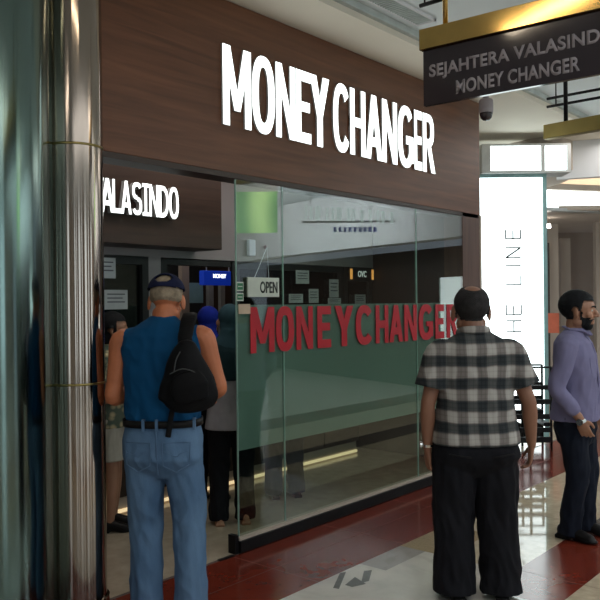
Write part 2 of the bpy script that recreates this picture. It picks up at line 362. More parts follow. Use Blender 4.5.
def hand(bm, w, d, n, s=1, curl=.35, k=1.0):
    """w wrist, d direction, n palm normal, s thumb side sign"""
    w = Vector(w); d = Vector(d).normalized(); n = Vector(n); n = (n-d*n.dot(d)).normalized(); l = d.cross(n)*s
    tube(bm, [w-d*.03*k, w+d*.02*k, w+d*.055*k, w+d*.085*k], [(.026*k, .02*k), (.031*k, .017*k), (.040*k, .015*k), (.037*k, .012*k)], side=l)
    for i, (o, L) in enumerate(((.030, .072), (.0105, .080), (-.0095, .075), (-.029, .058))):
        p = w+d*.08*k+l*o*k; c = curl*(1+.25*i); pts = [p-d*.02]; a = c*.4; seg = [L*.45, L*.32, L*.25]
        pts.append(p)
        for q in seg:
            p = p+(d*math.cos(a)+n*math.sin(a))*q*k + l*o*.05; pts.append(p); a += c
        tube(bm, pts, [.0088*k, .0088*k, .0082*k, .0076*k, .0066*k], seg=10)
    p = w+d*.025*k+l*.028*k
    tube(bm, [p-l*.015, p+l*.012+d*.01+n*.008, p+l*.024*k+d*.035*k+n*.02*k, p+l*.026*k+d*.062*k+n*.03*k], [.012*k, .012*k, .0105*k, .008*k], seg=10)
def cloth_noise(amp, sx, sz, seed=0, zones=()):
    def f(p, n):
        q = Vector((p.x*sx+seed, p.y*sx, p.z*sz+p.x*sx*.5)); v = .6*noise.noise(q)+.6*noise.noise(q*2.1+Vector((3, 1, 7)))
        a = amp*.6*(1-.6*abs(n.z))
        for (z, w, k) in zones: a += amp*k*math.exp(-((p.z-z)/w)**2)
        ridge = (1-abs(noise.noise(q*1.3+Vector((9, 2, 4))))*3)
        return a*(v*.8+.35*max(-1, ridge))
    return f
def footshape(bm, a, yaw, k=1.0, hgt=.075):
    """shoe around ankle point a (x, y); heel behind, toe ahead"""
    R = Matrix.Rotation(yaw, 4, 'Z'); t = bmesh.new()
    tube(t, [(0, -.055, .05), (0, 0, .055), (0, .08, .042), (0, .155, .03)], [(.036, .045), (.04, .05), (.045, .036), (.038, .024)], side=(1, 0, 0))
    box(t, (-.036, -.09, .0), (.036, .0, .025)); ell(t, (0, .12, .016), (.046, .08, .018)); ell(t, (0, -.04, .018), (.038, .058, .018)); cyl(t, (0, -.02, .05), (0, -.02, .05+hgt*.5), .042, .04)
    bmesh.ops.transform(t, matrix=Matrix.Translation((a[0], a[1], 0)) @ R @ Matrix.Scale(k, 4), verts=t.verts)
    me = bpy.data.meshes.new('h'); t.to_mesh(me); t.free(); bm.from_mesh(me); bpy.data.meshes.remove(me)

def person(label, loc, rotz, s, group=None):
    """s: joints in metres, local frame: +Y ahead, x to the person's right when seen from behind"""
    h = s['h']; root = empty('person', loc, rotz, label, 'person', group)
    hz = h-.120; hx, hy = s.get('head', (0, .03)); hs = s.get('hscale', 1.0)
    HM = Matrix.Translation((hx, hy, hz)) @ Euler((s.get('pitch', 0), s.get('tilt', 0), s.get('yaw', 0)), 'XYZ').to_matrix().to_4x4() @ Matrix.Scale(hs, 4)
    sw = s.get('sw', .175); sz = s.get('sz', .81*h); T = s['torso']; fat = s.get('fat', 1.0)
    # body, one surface
    bm = bmesh.new(); headshape(bm, HM, s.get('jaw', 1), s.get('ear', 1), s.get('wide', 1))
    nb = Vector((0, 0, sz+.035)); nt_ = HM @ Vector((0, -.02, -.06))
    tube(bm, [nb-Vector((0, 0, .06)), nb.lerp(nt_, .5), nt_, HM @ Vector((0, -.01, -.01))], [.062, .057*s.get('neck', 1), .055*s.get('neck', 1), .05], side=(1, 0, 0))
    ins = [(cx, cy, z, max(.03, rx-.028), max(.03, ry-.025), n) for (cx, cy, z, rx, ry, n) in T]
    loft(bm, ins)
    for sd in ('L', 'R'):
        sgn = -1 if sd == 'L' else 1; a = s['arm'+sd]
        S, E, W = map(Vector, a[:3]); d = Vector(a[3]) if len(a) > 3 else (W-E); n = Vector(a[4]) if len(a) > 4 else Vector((-sgn, 0, 0))
        k = s.get('armk', 1.0)
        tube(bm, [S-Vector((sgn*.06, 0, .0)), S, S.lerp(E, .35), S.lerp(E, .75), E, E.lerp(W, .3), E.lerp(W, .75), W], [.05*k, .056*k, .05*k, .042*k, .039*k, .041*k, .03*k, (.027*k, .023*k)])
        th = d.cross(n).dot(Vector((0, 1, .2))); hand(bm, W, d, n, 1 if th > 0 else -1, s.get('curl', .4), s.get('handk', 1.0))
        lg = s['leg'+sd]; Hh, K, An = map(Vector, lg[:3]); q = s.get('legk', 1.0)
        tube(bm, [Hh+Vector((0, 0, .03)), Hh, Hh.lerp(K, .5), K, K.lerp(An, .35), K.lerp(An, .8), An+Vector((0, 0, .02))], [.07*q, .075*q, .065*q, .052*q, .052*q, .036*q, .034*q])
    body = bake(bm, s.get('voxel', .0055), 3)
    mobj('body', body, s['skin'], root)
    hinv = HM.inverted()
    if 'hair' in s:
        fn, Tt, mt = s['hair']; shell(body, lambda p: fn(hinv @ p) if p.z > hz-.16 else -1, Tt, 'hair', mt, root)
    if 'beard' in s:
        fn, Tt, mt = s['beard']; shell(body, lambda p: fn(hinv @ p) if p.z > hz-.16 else -1, Tt, 'beard', mt, root, soft=.01)
    if s.get('eyes'):
        for e in (-1, 1):
            b = bmesh.new(); ell(b, (e*.03, .073, .004), (.0115, .0115, .0085)); bmesh.ops.transform(b, matrix=HM, verts=b.verts); obj('eye', b, M['eye'], root, smooth=True)
            b = bmesh.new(); tube(b, [(e*.012, .094, .023), (e*.03, .091, .03), (e*.05, .078, .026)], [(.003, .004)]*3); bmesh.ops.transform(b, matrix=HM, verts=b.verts); obj('eyebrow', b, M['hair_black'], root, smooth=True)
    # upper garment
    if 'top' in s:
        bm = bmesh.new(); loft(bm, T)
        for sd in ('L', 'R'):
            sgn = -1 if sd == 'L' else 1; S, E, W = map(Vector, s['arm'+sd][:3]); sl = s['sleeve']; k = s.get('slk', 1.0)
            S2 = S+Vector((-sgn*.05, 0, .012))
            if sl == 0: tube(bm, [S2-Vector((sgn*.03, 0, 0)), S2, S-Vector((sgn*.015, 0, 0))], [.06, .06, .055])
            elif sl < 1:
                e = S.lerp(E, sl); tube(bm, [S2, S, S.lerp(e, .5), e], [.062*k, .07*k, .072*k, (.076*k, .08*k)], flat=True)
            else: tube(bm, [S2, S, S.lerp(E, .5), E, E.lerp(W, .5), E.lerp(W, min(.93, sl-1))], [.06*k, .067*k, .062*k, .055*k, .05*k, .043*k])
        me = bake(bm, .008, 3, cloth_noise(s.get('wr', .006)*1.6, 11, 6, 3.1, s.get('tz', ())))
        mobj(s.get('topname', 'shirt'), me, s['top'], root)
    # lower garment
    if 'pants' in s:
        bm = bmesh.new(); wz = s['waist']; P = s['pelvis']; loft(bm, P)
        for sd in ('L', 'R'):
            Hh, K, An = map(Vector, s['leg'+sd][:3]); r = s['pr']; hem = s.get('hem', .03)
            if s.get('short'): tube(bm, [Hh+Vector((0, 0, .04)), Hh, Hh.lerp(K, .35), Hh.lerp(K, s['short'])], [r[0], r[0], r[1], r[1]*1.05], flat=True)
            else:
                e = An.copy(); e.z = hem; tube(bm, [Hh+Vector((0, 0, .04)), Hh, Hh.lerp(K, .5), K, K.lerp(An, .5), e], [r[0], r[0], r[1], r[2], r[3], r[4]], flat=True)
        kz = s['legL'][1][2]
        me = bake(bm, .008, 7, cloth_noise(s.get('pwr', .008)*1.5, 12, 5.5, 8.3, ((kz, .1, .8), (.12, .1, 1.0), (wz-.22, .07, .6))))
        mobj(s.get('pantsname', 'trousers'), me, s['pants'], root)
    # shoes
    for sd in ('L', 'R'):
        An = s['leg'+sd][2]; bm = bmesh.new(); footshape(bm, (An[0], An[1]), s.get('foot'+sd, 0), s.get('fk', 1.0)); mobj('shoe', bake(bm, .007, 2), s['shoe'], root)
    root['_hm'] = 0; del root['_hm']
    return root, body, HM

def torso(h, hem, rows, cy=0.0):
    return [(0, cy+dy, z, rx, ry, n) for (z, rx, ry, dy, n) in rows]

# ------------------------------------------------------------------ glyph strokes for the heavy condensed lettering
def glyph(ch, tv=.27, th=.15):
    Q = []
    def rect(x0, y0, x1, y1): Q.append([(x0, y0), (x1, y0), (x1, y1), (x0, y1)])
    def quad(*p): Q.append(list(p))
    def ring(cx, cy, rx, ry, a0, a1, n=26, e=.82, tv=tv, th=th):
        f = lambda a, X, Y: (cx+X*math.copysign(abs(math.cos(a))**e, math.cos(a)), cy+Y*math.copysign(abs(math.sin(a))**e, math.sin(a)))
        for i in range(n):
            a = math.radians(a0+(a1-a0)*i/n); b = math.radians(a0+(a1-a0)*(i+1)/n)
            Q.append([f(a, rx-tv, ry-th), f(a, rx, ry), f(b, rx, ry), f(b, rx-tv, ry-th)])
    t = tv
    if ch == 'M':
        t *= .8; rect(0, 0, t, 1); rect(1-t, 0, 1, 1); quad((0, 1), (t*1.15, 1), (.5+t*.45, .2), (.5-t*.45, .2)); quad((1-t*1.15, 1), (1, 1), (.5+t*.45, .2), (.5-t*.45, .2))
    elif ch == 'N': t *= .95; rect(0, 0, t, 1); rect(1-t, 0, 1, 1); quad((0, 1), (t*1.1, 1), (1, 0), (1-t*1.1, 0))
    elif ch == 'O': ring(.5, .5, .5, .51, 0, 360, 40)
    elif ch == 'C': ring(.52, .5, .52, .51, 38, 322, 34)
    elif ch == 'G': ring(.52, .5, .52, .51, 40, 325, 34); rect(1-t, .08, 1, .5); rect(.52, .38, 1, .52)
    elif ch == 'E': rect(0, 0, t*1.15, 1); rect(0, 0, .97, th); rect(0, 1-th, .97, 1); rect(0, .5-th*.45, .9, .5+th*.5)
    elif ch == 'Y': rect(.5-t*.5, 0, .5+t*.5, .5); quad((0, 1), (t*1.15, 1), (.5+t*.5, .42), (.5-t*.5, .42)); quad((1-t*1.15, 1), (1, 1), (.5+t*.5, .42), (.5-t*.5, .42))
    elif ch == 'H': rect(0, 0, t, 1); rect(1-t, 0, 1, 1); rect(0, .5-th*.5, 1, .5+th*.5)
    elif ch == 'A': quad((0, 0), (t, 0), (.5+t*.5, 1), (.5-t*.5, 1)); quad((1-t, 0), (1, 0), (.5+t*.5, 1), (.5-t*.5, 1)); rect(.24, .2, .76, .2+th)
    elif ch == 'V': quad((0, 1), (t, 1), (.5+t*.5, 0), (.5-t*.5, 0)); quad((1-t, 1), (1, 1), (.5+t*.5, 0), (.5-t*.5, 0))
    elif ch == 'L': rect(0, 0, t*1.1, 1); rect(0, 0, 1, th)
    elif ch == 'I': rect(.5-t*.75, 0, .5+t*.75, 1); rect(0, 0, 1, th*.8); rect(0, 1-th*.8, 1, 1)
    elif ch == 'D': rect(0, 0, t, 1); ring(.3, .5, .7, .5, -90, 90, 22); rect(t*.5, 0, .3, th); rect(t*.5, 1-th, .3, 1)
    elif ch == 'R': rect(0, 0, t, 1); ring(.45, .72, .48, .28, -90, 90, 18, th=th*.9); rect(t*.5, .44, .45, .44+th*.9); rect(t*.5, 1-th*.9, .45, 1); quad((.34, .46), (.34+t*1.1, .46), (1.02, 0), (1.0-t*1.1, 0))
    elif ch == 'S':
        ring(.5, .735, .48, .265, 25, 270, 22, th=th*.9); ring(.5, .275, .48, .275, -155, 90, 22, th=th*.9)
    return Q
def stroke_letters(root, items, Y, depth, mats, zt, zb, tv=.27, th=.15, name='letter'):
    """items (char, x0, x1); letters stand on plane Y, facing -Y, extruded back"""
    for ch, x0, x1 in items:
        bm = bmesh.new(); xc = (x0+x1)/2
        for i, q in enumerate(glyph(ch, tv, th)):
            e = -.00006*i; pts = [Vector((x0+(x1-x0)*u-xc, e, zb+(zt-zb)*v)) for u, v in q]; fs = prism(bm, pts, (0, depth-e, 0))
            if len(mats) > 1:
                for f in fs[1:]: f.material_index = 1
        obj(name, bm, mats, root, loc=(xc-root.location.x, Y-root.location.y, -root.location.z))
def textmesh(body, size, offset=0, extrude=.002, spacing=1.0, align='LEFT'):
    cu = bpy.data.curves.new('t', 'FONT'); cu.body = body; cu.size = size; cu.offset = offset; cu.extrude = extrude; cu.space_character = spacing; cu.align_x = align
    o = bpy.data.objects.new('t', cu); COL.objects.link(o); dg = bpy.context.evaluated_depsgraph_get(); dg.update()
    me = bpy.data.meshes.new_from_object(o.evaluated_get(dg)); bpy.data.objects.remove(o); bpy.data.curves.remove(cu); return me
def fit_text(name, body, mat, parent, O, X, Z, w, hgt, offset=.01, extrude=.002, spacing=1.0):
    """text filling a w x hgt rectangle with lower-left corner O, axes X (reading) and Z (up), in parent's frame"""
    me = textmesh(body, 1, offset, 0, spacing); xs = [v.co.x for v in me.vertices]; ys = [v.co.y for v in me.vertices]
    x0, x1, y0, y1 = min(xs), max(xs), min(ys), max(ys); X = Vector(X).normalized(); Z = Vector(Z).normalized(); Nn = X.cross(Z); O = Vector(O)
    b = bmesh.new(); b.from_mesh(me); bpy.data.meshes.remove(me)
    for v in b.verts: v.co = O + X*((v.co.x-x0)/(x1-x0)*w) + Z*((v.co.y-y0)/(y1-y0)*hgt)
    r = bmesh.ops.extrude_face_region(b, geom=b.faces[:])
    for g in r['geom']:
        if isinstance(g, bmesh.types.BMVert): g.co += Nn*extrude
    return obj(name, b, mat, parent)

# =================================================================== THE SETTING
YF = 3.526
# --- mall floor in marble zones (one mesh)
bm = bmesh.new()
FL = [M['white_tile'], M['red_tile'], M['cream_tile'], M['tan_tile'], M['grey_tile'], M['grey_mosaic'], M['grout']]
def fq(x0, y0, x1, y1, mi):
    vs = [bm.verts.new((x, y, 0)) for x, y in ((x0, y0), (x1, y0), (x1, y1), (x0, y1))]; bm.faces.new(vs).material_index = mi
def strip(x0, x1, y0, y1, mi, step=None, g=.004):
    if not step: fq(x0, y0, x1, y1, mi); return
    x = math.floor((x0-4.3)/step)*step+4.3
    while x < x1:
        a = max(x, x0); b = min(x+step, x1)
        if b-a > .01:
            fq(a+(g if a > x0 else 0), y0, b, y1, mi)
            if a > x0: fq(a, y0, a+g, y1, 6)
        x += step
strip(-6, 14, 3.15, 3.50, 1, .9); fq(-6, 3.146, 14, 3.15, 6); strip(-6, 14, 2.79, 3.146, 1, .9)
fq(-6, 3.50, 14, YF, 6)
strip(-6, 3.42, 2.0, 2.79, 0, .8); strip(3.42, 3.8, 2.56, 2.79, 0); strip(3.8, 4.25, 2.6, 2.79, 4); strip(3.8, 4.25, 2.56, 2.6, 0); strip(3.42, 4.25, 2.0, 2.56, 0)
strip(4.25, 4.85, 2.45, 2.79, 3); strip(4.85, 14, 2.45, 2.79, 2); strip(4.25, 14, 2.0, 2.45, 2, 1.2)
strip(-6, 3.9, 1.6, 2.0, 0, .8); strip(3.9, 5.5, 1.6, 2.0, 1, .9); strip(5.5, 14, 1.6, 2.0, 5, 1.2)
strip(-6, 14, .4, 1.6, 2, 1.2); strip(-6, 14, -.2, .4, 1, 1.2); strip(-6, 14, -9, -.2, 0, 1.2)
# far floor beyond the storefront's corner
fq(6.86, YF, 14, 9.0, 2)
tag(obj('floor', bm, FL), kind='structure')
# inlaid grey mosaic figure in the white marble
bm = bmesh.new()
for poly in ([(333, 588), (340, 573), (346, 572), (339, 589)], [(345, 585), (355, 577), (366, 584), (352, 587)], [(364, 571), (372, 570), (369, 581), (361, 583)]):
    prism(bm, [onZ(px, py, .0005) for px, py in poly], (0, 0, .0008))
tag(obj('floor_inlay', bm, M['grey_mosaic']), kind='structure')
bx('floor_shop', (1.6, YF, -.02), (6.86, 6.3, .002), M['shop_tile'])['kind'] = 'structure'
bx('floor_base', (-6.5, -9.5, -.2), (14.5, 9.5, -.022), M['grout'])['kind'] = 'structure'

# --- ceilings
bx('ceiling', (-6, -9, 3.65), (14.2, 3.06, 3.75), M['ceil'])['kind'] = 'structure'
bx('ceiling_soffit', (-6, 3.10, 3.555), (14.2, 9, 3.66), M['cream'])['kind'] = 'structure'
bx('trim_1', (-6, 3.06, 3.60), (14.2, 3.10, 3.70), M['groove'])['kind'] = 'structure'
# vent grille
vt = empty('ceiling_vent', (5.0, 2.9, 3.65), 0, 'long white slatted air vent in the mall ceiling above the lit storefront sign', 'vent')
a = onZ(356, 0, 3.645); b = onZ(413, 27, 3.645)
x0v, x1v, yv0, yv1 = 3.9, onZ(416, 25, 3.645).x, 2.83, 2.99
bm = bmesh.new(); box(bm, (x0v, yv0, 3.63), (x1v, yv0+.015, 3.649)); box(bm, (x0v, yv1-.015, 3.63), (x1v, yv1, 3.649)); box(bm, (x0v, yv0, 3.63), (x0v+.02, yv1, 3.649)); box(bm, (x1v-.02, yv0, 3.63), (x1v, yv1, 3.649))
o = obj('vent_frame', bm, M['white_wall'], vt, loc=(-5, -2.9, -3.65))
bm = bmesh.new(); x = x0v+.03
while x < x1v-.03: box(bm, (x, yv0+.015, 3.632), (x+.012, yv1-.015, 3.648)); x += .03
obj('vent_slats', bm, M['groove'], vt, loc=(-5, -2.9, -3.65))

# --- shop room
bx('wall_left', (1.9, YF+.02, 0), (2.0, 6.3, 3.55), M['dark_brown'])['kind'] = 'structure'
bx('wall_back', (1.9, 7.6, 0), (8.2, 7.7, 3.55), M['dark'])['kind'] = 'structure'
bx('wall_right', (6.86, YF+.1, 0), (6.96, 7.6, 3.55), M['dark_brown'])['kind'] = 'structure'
bx('ceiling_shop', (2.0, YF+.225, 2.95), (6.86, 7.6, 3.05), M['grey_wall'])['kind'] = 'structure'
# header wall over the teller windows
YH = 4.82
bx('wall_header', (2.0, YH, 1.985), (5.9, YH+.12, 2.95), M['grey_wall'])['kind'] = 'structure'
# piers below the header
bx('trim_2', (3.80, YH, 1.0), (3.925, YH+.12, 1.985), M['grey_wall'])['kind'] = 'structure'

# --- storefront fascia
fs = empty('shop_fascia', (4.6, YF, 2.45), 0, 'long walnut fascia board above the storefront carrying the large white lit sign', 'fascia')
bx('fascia_board', (-2.165, -.0, .0), (2.245, .22, 1.1), M['wood'], fs, bevel=.004)
bx('fascia_lip', (-2.165, .0, -.035), (2.2, .16, -.001), M['dark_brown'], fs)
# white lit sign
sg = empty('storefront_sign', (4.6, YF, 2.75), 0, 'large white backlit MONEY CHANGER sign letters on the walnut fascia', 'sign')
zt, zb = 3.262, 2.748
spans = [('M', 223, 251.5), ('O', 252, 275), ('N', 276, 295.5), ('E', 296, 311.5), ('Y', 310, 329.5), ('C', 333, 349.5), ('H', 350, 365.5), ('A', 365.5, 382), ('N', 382, 397), ('G', 397.5, 413), ('E', 414, 422), ('R', 422.5, 434.5)]
items = [(c, onY(p0+.5, 150, YF-.016).x, onY(p1+.3, 150, YF-.016).x) for c, p0, p1 in spans]
stroke_letters(sg, items, YF-.016, .0155, [M['letter_glow'], M['letter_side']], zt-.004, zb-.002, .29, .145)

# inner fascia with VALASINDO
inf = empty('inner_fascia', (3.5, 4.5, 2.045), 0, 'dark walnut fascia box inside the shop behind the VALASINDO letters', 'fascia')
xr = onY(222, 250, 4.5).x
bx('fascia_board', (-1.5, 0, 0), (xr-3.5, .319, .62), M['wood_dark'], inf, bevel=.003)
vs_ = empty('inner_sign', (3.5, 4.5, 2.25), 0, 'small white backlit VALASINDO letters on the dark inner fascia', 'sign')
sp2 = [('V', 90, 104), ('A', 100.5, 114), ('L', 112.5, 121.5), ('A', 121, 131.5), ('S', 132, 142), ('I', 142.5, 149), ('N', 149.5, 158.5), ('D', 159, 168.5), ('O', 169, 178.5)]
items = [(c, onY(p0, 195, 4.46).x, onY(p1, 195, 4.46).x) for c, p0, p1 in sp2]
stroke_letters(vs_, items, 4.46, .038, [M['letter_glow'], M['letter_side']], 2.487, 2.252, .24, .14)

# --- columns
cc = dep(75.5, 300, 4.02)
ch = empty('steel_column', (cc.x, cc.y, 0), 0, 'slim polished steel column at the left end of the storefront', 'column')
R = .147
bm = bmesh.new(); lathe(bm, [(R+.012, 0), (R+.012, .08), (R, .082), (R, 3.55)]); obj('column_shaft', bm, M['chrome'], ch, smooth=True).modifiers.new('e', 'EDGE_SPLIT').split_angle = .6
for z in (1.2, 2.43):
    bm = bmesh.new(); lathe(bm, [(R+.002, z-.006), (R+.004, z-.003), (R+.004, z+.003), (R+.002, z+.006)]); obj('joint_ring', bm, M['brass_pale'], ch, smooth=True)
gc = dep(-60, 300, 3.75); RG = .535
gr = empty('clad_column', (gc.x, gc.y, 0), 0, 'wide round dark green reflective column at the far left, beside the steel column', 'column')
bm = bmesh.new(); lathe(bm, [(RG+.012, 0), (RG+.012, .07), (RG, .072), (RG, 3.55)], 96); obj('column_shaft', bm, M['green_steel'], gr, smooth=True).modifiers.new('e', 'EDGE_SPLIT').split_angle = .6

# wood post at the right of the glazing
wp = empty('corner_post', (6.66, YF, 0), 0, 'walnut clad post at the right end of the glass storefront', 'post')
bx('post_face', (-.17, .0, .0), (.165, .2, 2.448), M['wood_v'], wp)
bx('post_edge_trim', (.166, -.004, .0), (.20, .2, 2.448), M['beige_light'], wp)

# --- glass storefront
seams = [3.49, onY(283.5, 300, YF).x, onY(417, 300, YF).x, 6.485]
gl_lab = ['left glass panel of the storefront, with the OPEN board and stickers near its edge', 'middle glass panel of the storefront, frosted band across its lower half', 'right glass panel of the storefront, behind the man in the plaid shirt']
for i in range(3):
    a, b = seams[i], seams[i+1]; g = empty('storefront_glass', ((a+b)/2, YF, .1), 0, gl_lab[i], 'glass panel', 'glass panels of the storefront'); w = (b-a)/2
    bx('glass_pane', (-w+.0025, .0, .002), (w-.004, .012, 2.31), M['glass'], g)
    bx('frosted_film', (-w+.004, .0135, .55), (w-.004, .0145, 1.497), M['film'], g)
    bx('glass_edge', (-w-.0, -.001, .002), (-w+.0023, .013, 2.31), M['glass_edge'], g)
bs = empty('glass_base_channel', (5.0, YF, 0), 0, 'long black floor channel with a cream top holding the storefront glass', 'floor channel')
bx('channel', (-1.53, -.035, .002), (1.485, .05, .078), M['black_metal'], bs, bevel=.003)
bx('channel_cap', (-1.525, -.02, .079), (1.48, .045, .098), M['beige_light'], bs)
bx('end_bracket', (-1.565, -.02, .002), (-1.534, .045, .12), M['black_metal'], bs)
# red lettering
rs = empty('window_lettering', (5.0, YF, 1.25), 0, 'red MONEYCHANGER vinyl letters across the frosted glass storefront', 'lettering')
sp3 = [('M', 250, 274), ('O', 275.5, 293.5), ('N', 296, 312.5), ('E', 317, 331), ('Y', 334.5, 353), ('C', 355.5, 372), ('H', 375.5, 388), ('A', 389, 402.5), ('N', 404, 416.5), ('G', 418.5, 432.5), ('E', 435, 444), ('R', 446.5, 458)]
items = [(c, onY(p0, 320, YF).x, onY(p1, 320, YF).x) for c, p0, p1 in sp3]
stroke_letters(rs, items, YF-.004, .003, [M['red_vinyl']], 1.583, 1.277, .29, .2)

# open board
a = onY(247.5, 297, YF-.02); b = onY(278.5, 278, YF-.02)
ob = empty('open_board', ((a.x+b.x)/2, YF-.02, a.z), 0, 'small white OPEN board hanging by a string on the left glass panel', 'sign board')
w = (b.x-a.x)/2; hb = b.z-a.z
bx('board', (-w, -.006, 0), (w, .006, hb), M['sign_white'], ob, bevel=.002)
fit_text('board_lettering', 'OPEN', M['ink'], ob, (-w*.25, -.0062, hb*.2), (1, 0, 0), (0, 0, 1), w*1.12, hb*.6, .02)
hk = onY(267, 247, YF-.02); hk = hk-Vector(ob.location)
bm = bmesh.new(); cyl(bm, (-w*.55, -.001, hb), (hk.x, 0, hk.z), .0022, seg=6); cyl(bm, (w*.35, -.001, hb), (hk.x, 0, hk.z), .0012, seg=6); obj('string', bm, M['white_plastic'], ob)
bm = bmesh.new(); cyl(bm, (hk.x, .018, hk.z), (hk.x, .0, hk.z), .014, .006); obj('suction_hook', bm, M['letter_grey'], ob)
# stickers and sensor
for (x0, y0, x1, y1, m, lab) in ((236.5, 282, 243.5, 291, 'sticker_green', 'upper green and white sticker at the left edge of the glass'), (236.5, 293, 243.5, 301, 'sticker_green', 'lower green and white sticker at the left edge of the glass')):
    p = onY(x0, y1, YF-.002); q = onY(x1, y0, YF-.002); t = empty('glass_sticker', (p.x, YF-.002, p.z), 0, lab, 'sticker', 'green stickers on the glass')
    bx('backing', (0, 0, 0), (q.x-p.x, .0015, q.z-p.z), M['sign_white'], t); bm = bmesh.new(); box(bm, (.006, -.001, .008), (q.x-p.x-.006, -.0001, q.z-p.z-.008)); obj('green_mark', bm, M['sticker_green'], t)
    bx('white_arrow', (.014, -.0018, (q.z-p.z)/2-.003), (q.x-p.x-.012, -.0011, (q.z-p.z)/2+.003), M['sign_white'], t)
p = onY(238, 314, YF-.002); q = onY(249.5, 304, YF-.002)
tag(bx('glass_sticker', (p.x, YF-.009, p.z), (q.x, YF-.006, q.z), M['sticker_tan']), 'tan paper sticker just left of the red M on the glass', 'sticker')
p = onY(246.5, 256, YF-.002); q = onY(253, 240, YF-.002)
tag(bx('door_sensor', (p.x, YF-.03, p.z), (q.x, YF-.001, q.z), M['white_plastic'], bevel=.008), 'small white plastic sensor stuck on the glass above the OPEN board', 'sensor')
p = onZ(226, 558, .003)
tag(bx('floor_bolt_plate', (p.x-.06, p.y-.015, .0025), (p.x+.06, p.y+.015, .006), M['black_metal']), 'small black metal bolt plate in the shop entrance floor', 'plate')

# --- teller counter inside
YC = 4.78
ct = empty('teller_counter', (4.4, YC, 0), 0, 'dark brown teller counter with a lit strip along its foot inside the shop', 'counter')
bx('counter_front', (-2.38, .06, .14), (2.2, .7, 1.02), M['dark_brown'], ct)
bx('counter_top', (-2.39, .0, 1.02), (2.22, .75, 1.06), M['wood_dark'], ct, bevel=.004)
bx('plinth', (-2.38, .1, .0), (2.2, .7, .14), M['beige_light'], ct)
bx('light_strip', (-2.38, .085, .015), (2.2, .099, .04), M['warm_strip'], ct)
for k in range(5): bx('panel_joint', (-2.0+k*.9, .052, .16), (-1.985+k*.9, .0598, 1.0), M['black_metal'], ct)
# teller windows
for (xa, xb, lab) in ((2.45, 3.80, 'dark framed teller window behind the man in the blue top, papers taped inside'), (4.75, 6.32, 'dark framed teller window seen through the left glass panel'), (6.34, 6.84, 'dark framed teller window seen through the right glass panel')):
    t = empty('teller_window', ((xa+xb)/2, YH-.001, 1.07), 0, lab, 'window'); w = (xb-xa)/2; hh = .91
    bm = bmesh.new(); box(bm, (-w, 0, 0), (-w+.06, .045, hh)); box(bm, (w-.06, 0, 0), (w, .08, hh)); box(bm, (-w+.06, 0, hh-.06), (w-.06, .08, hh)); box(bm, (-w+.06, 0, 0), (w-.06, .08, .05)); obj('window_frame', bm, M['dark'], t)
    bx('window_pane', (-w+.06, .035, .05), (w-.06, .041, hh-.06), M['dark_glass'], t)
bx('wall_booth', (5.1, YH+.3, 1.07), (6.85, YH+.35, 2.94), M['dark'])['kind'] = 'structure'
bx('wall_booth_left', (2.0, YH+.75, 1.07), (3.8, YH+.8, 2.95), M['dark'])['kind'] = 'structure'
bx('wall_header_right', (5.9, YH, 1.985), (6.86, YH+.12, 2.95), M['grey_wall'])['kind'] = 'structure'
# opening frame (second bay)
bm = bmesh.new(); box(bm, (3.93, YH, 1.07), (3.99, YH+.1, 1.975)); box(bm, (3.99, YH, 1.93), (4.70, YH+.1, 1.975)); box(bm, (4.72, YH, 1.07), (4.75, YH+.02, 1.975))
tag(obj('service_opening', bm, M['dark']), 'dark frame around the open service bay to the right of the grey pier', 'opening frame')
# papers
def paper(px0, py0, px1, py1, Y, lab, lines=3):
    p = onY(px0, py1, Y); q = onY(px1, py0, Y); t = empty('notice_paper', (p.x, Y, p.z), 0, lab, 'paper', None); w = q.x-p.x; hh = q.z-p.z
    bx('sheet', (0, 0, 0), (w, .002, hh), M['paper'], t)
    bm = bmesh.new()
    for k in range(lines): box(bm, (w*.12, -.001, hh*(.75-.2*k)), (w*(.88-.1*(k % 2)), -.0002, hh*(.75-.2*k)+hh*.06))
    obj('print', bm, M['paper_text'], t)
YP = YH-.0035
paper(96, 258, 115.5, 278, YP, 'upper white notice taped on the left teller window')
paper(104.5, 290, 127.5, 309.5, YP, 'lower white notice taped on the left teller window beside the man in the cap')
for (r, lab) in (((296, 270.5, 309, 283.5), 'highest square white notice behind the glass, above the letters N and E'), ((289, 294, 303, 303), 'white notice behind the glass above the red O and N'), ((309, 289, 318.5, 303), 'narrow white notice behind the glass just above the red N'),
    ((329.5, 279.5, 338.5, 297.5), 'tall white notice behind the glass above the red E'), ((328, 298, 341, 304), 'low white notice directly below the tall one behind the glass'), ((355, 294.5, 365.5, 304), 'white notice behind the glass under the amber lit sign')):
    paper(*r, YP, lab)
# amber sign
p = onY(350, 281, YP-.02); q = onY(373, 268, YP-.02); am = empty('amber_sign', (p.x, YP-.021, p.z), 0, 'amber lit sign above the notices inside the shop, seen through the glass', 'sign'); w = q.x-p.x; hh = q.z-p.z
bx('sign_case', (0, 0, 0), (w, .02, hh), M['dark'], am); bx('lamp_end', (0, -.008, .02), (.035, -.001, hh-.02), M['amber'], am); bx('lamp_end', (w-.03, -.008, .02), (w, -.001, hh-.02), M['amber'], am)
fit_text('sign_lettering', 'OVC', M['window_lit'], am, (w*.33, -.002, hh*.3), (1, 0, 0), (0, 0, 1), w*.36, hh*.45, .02)
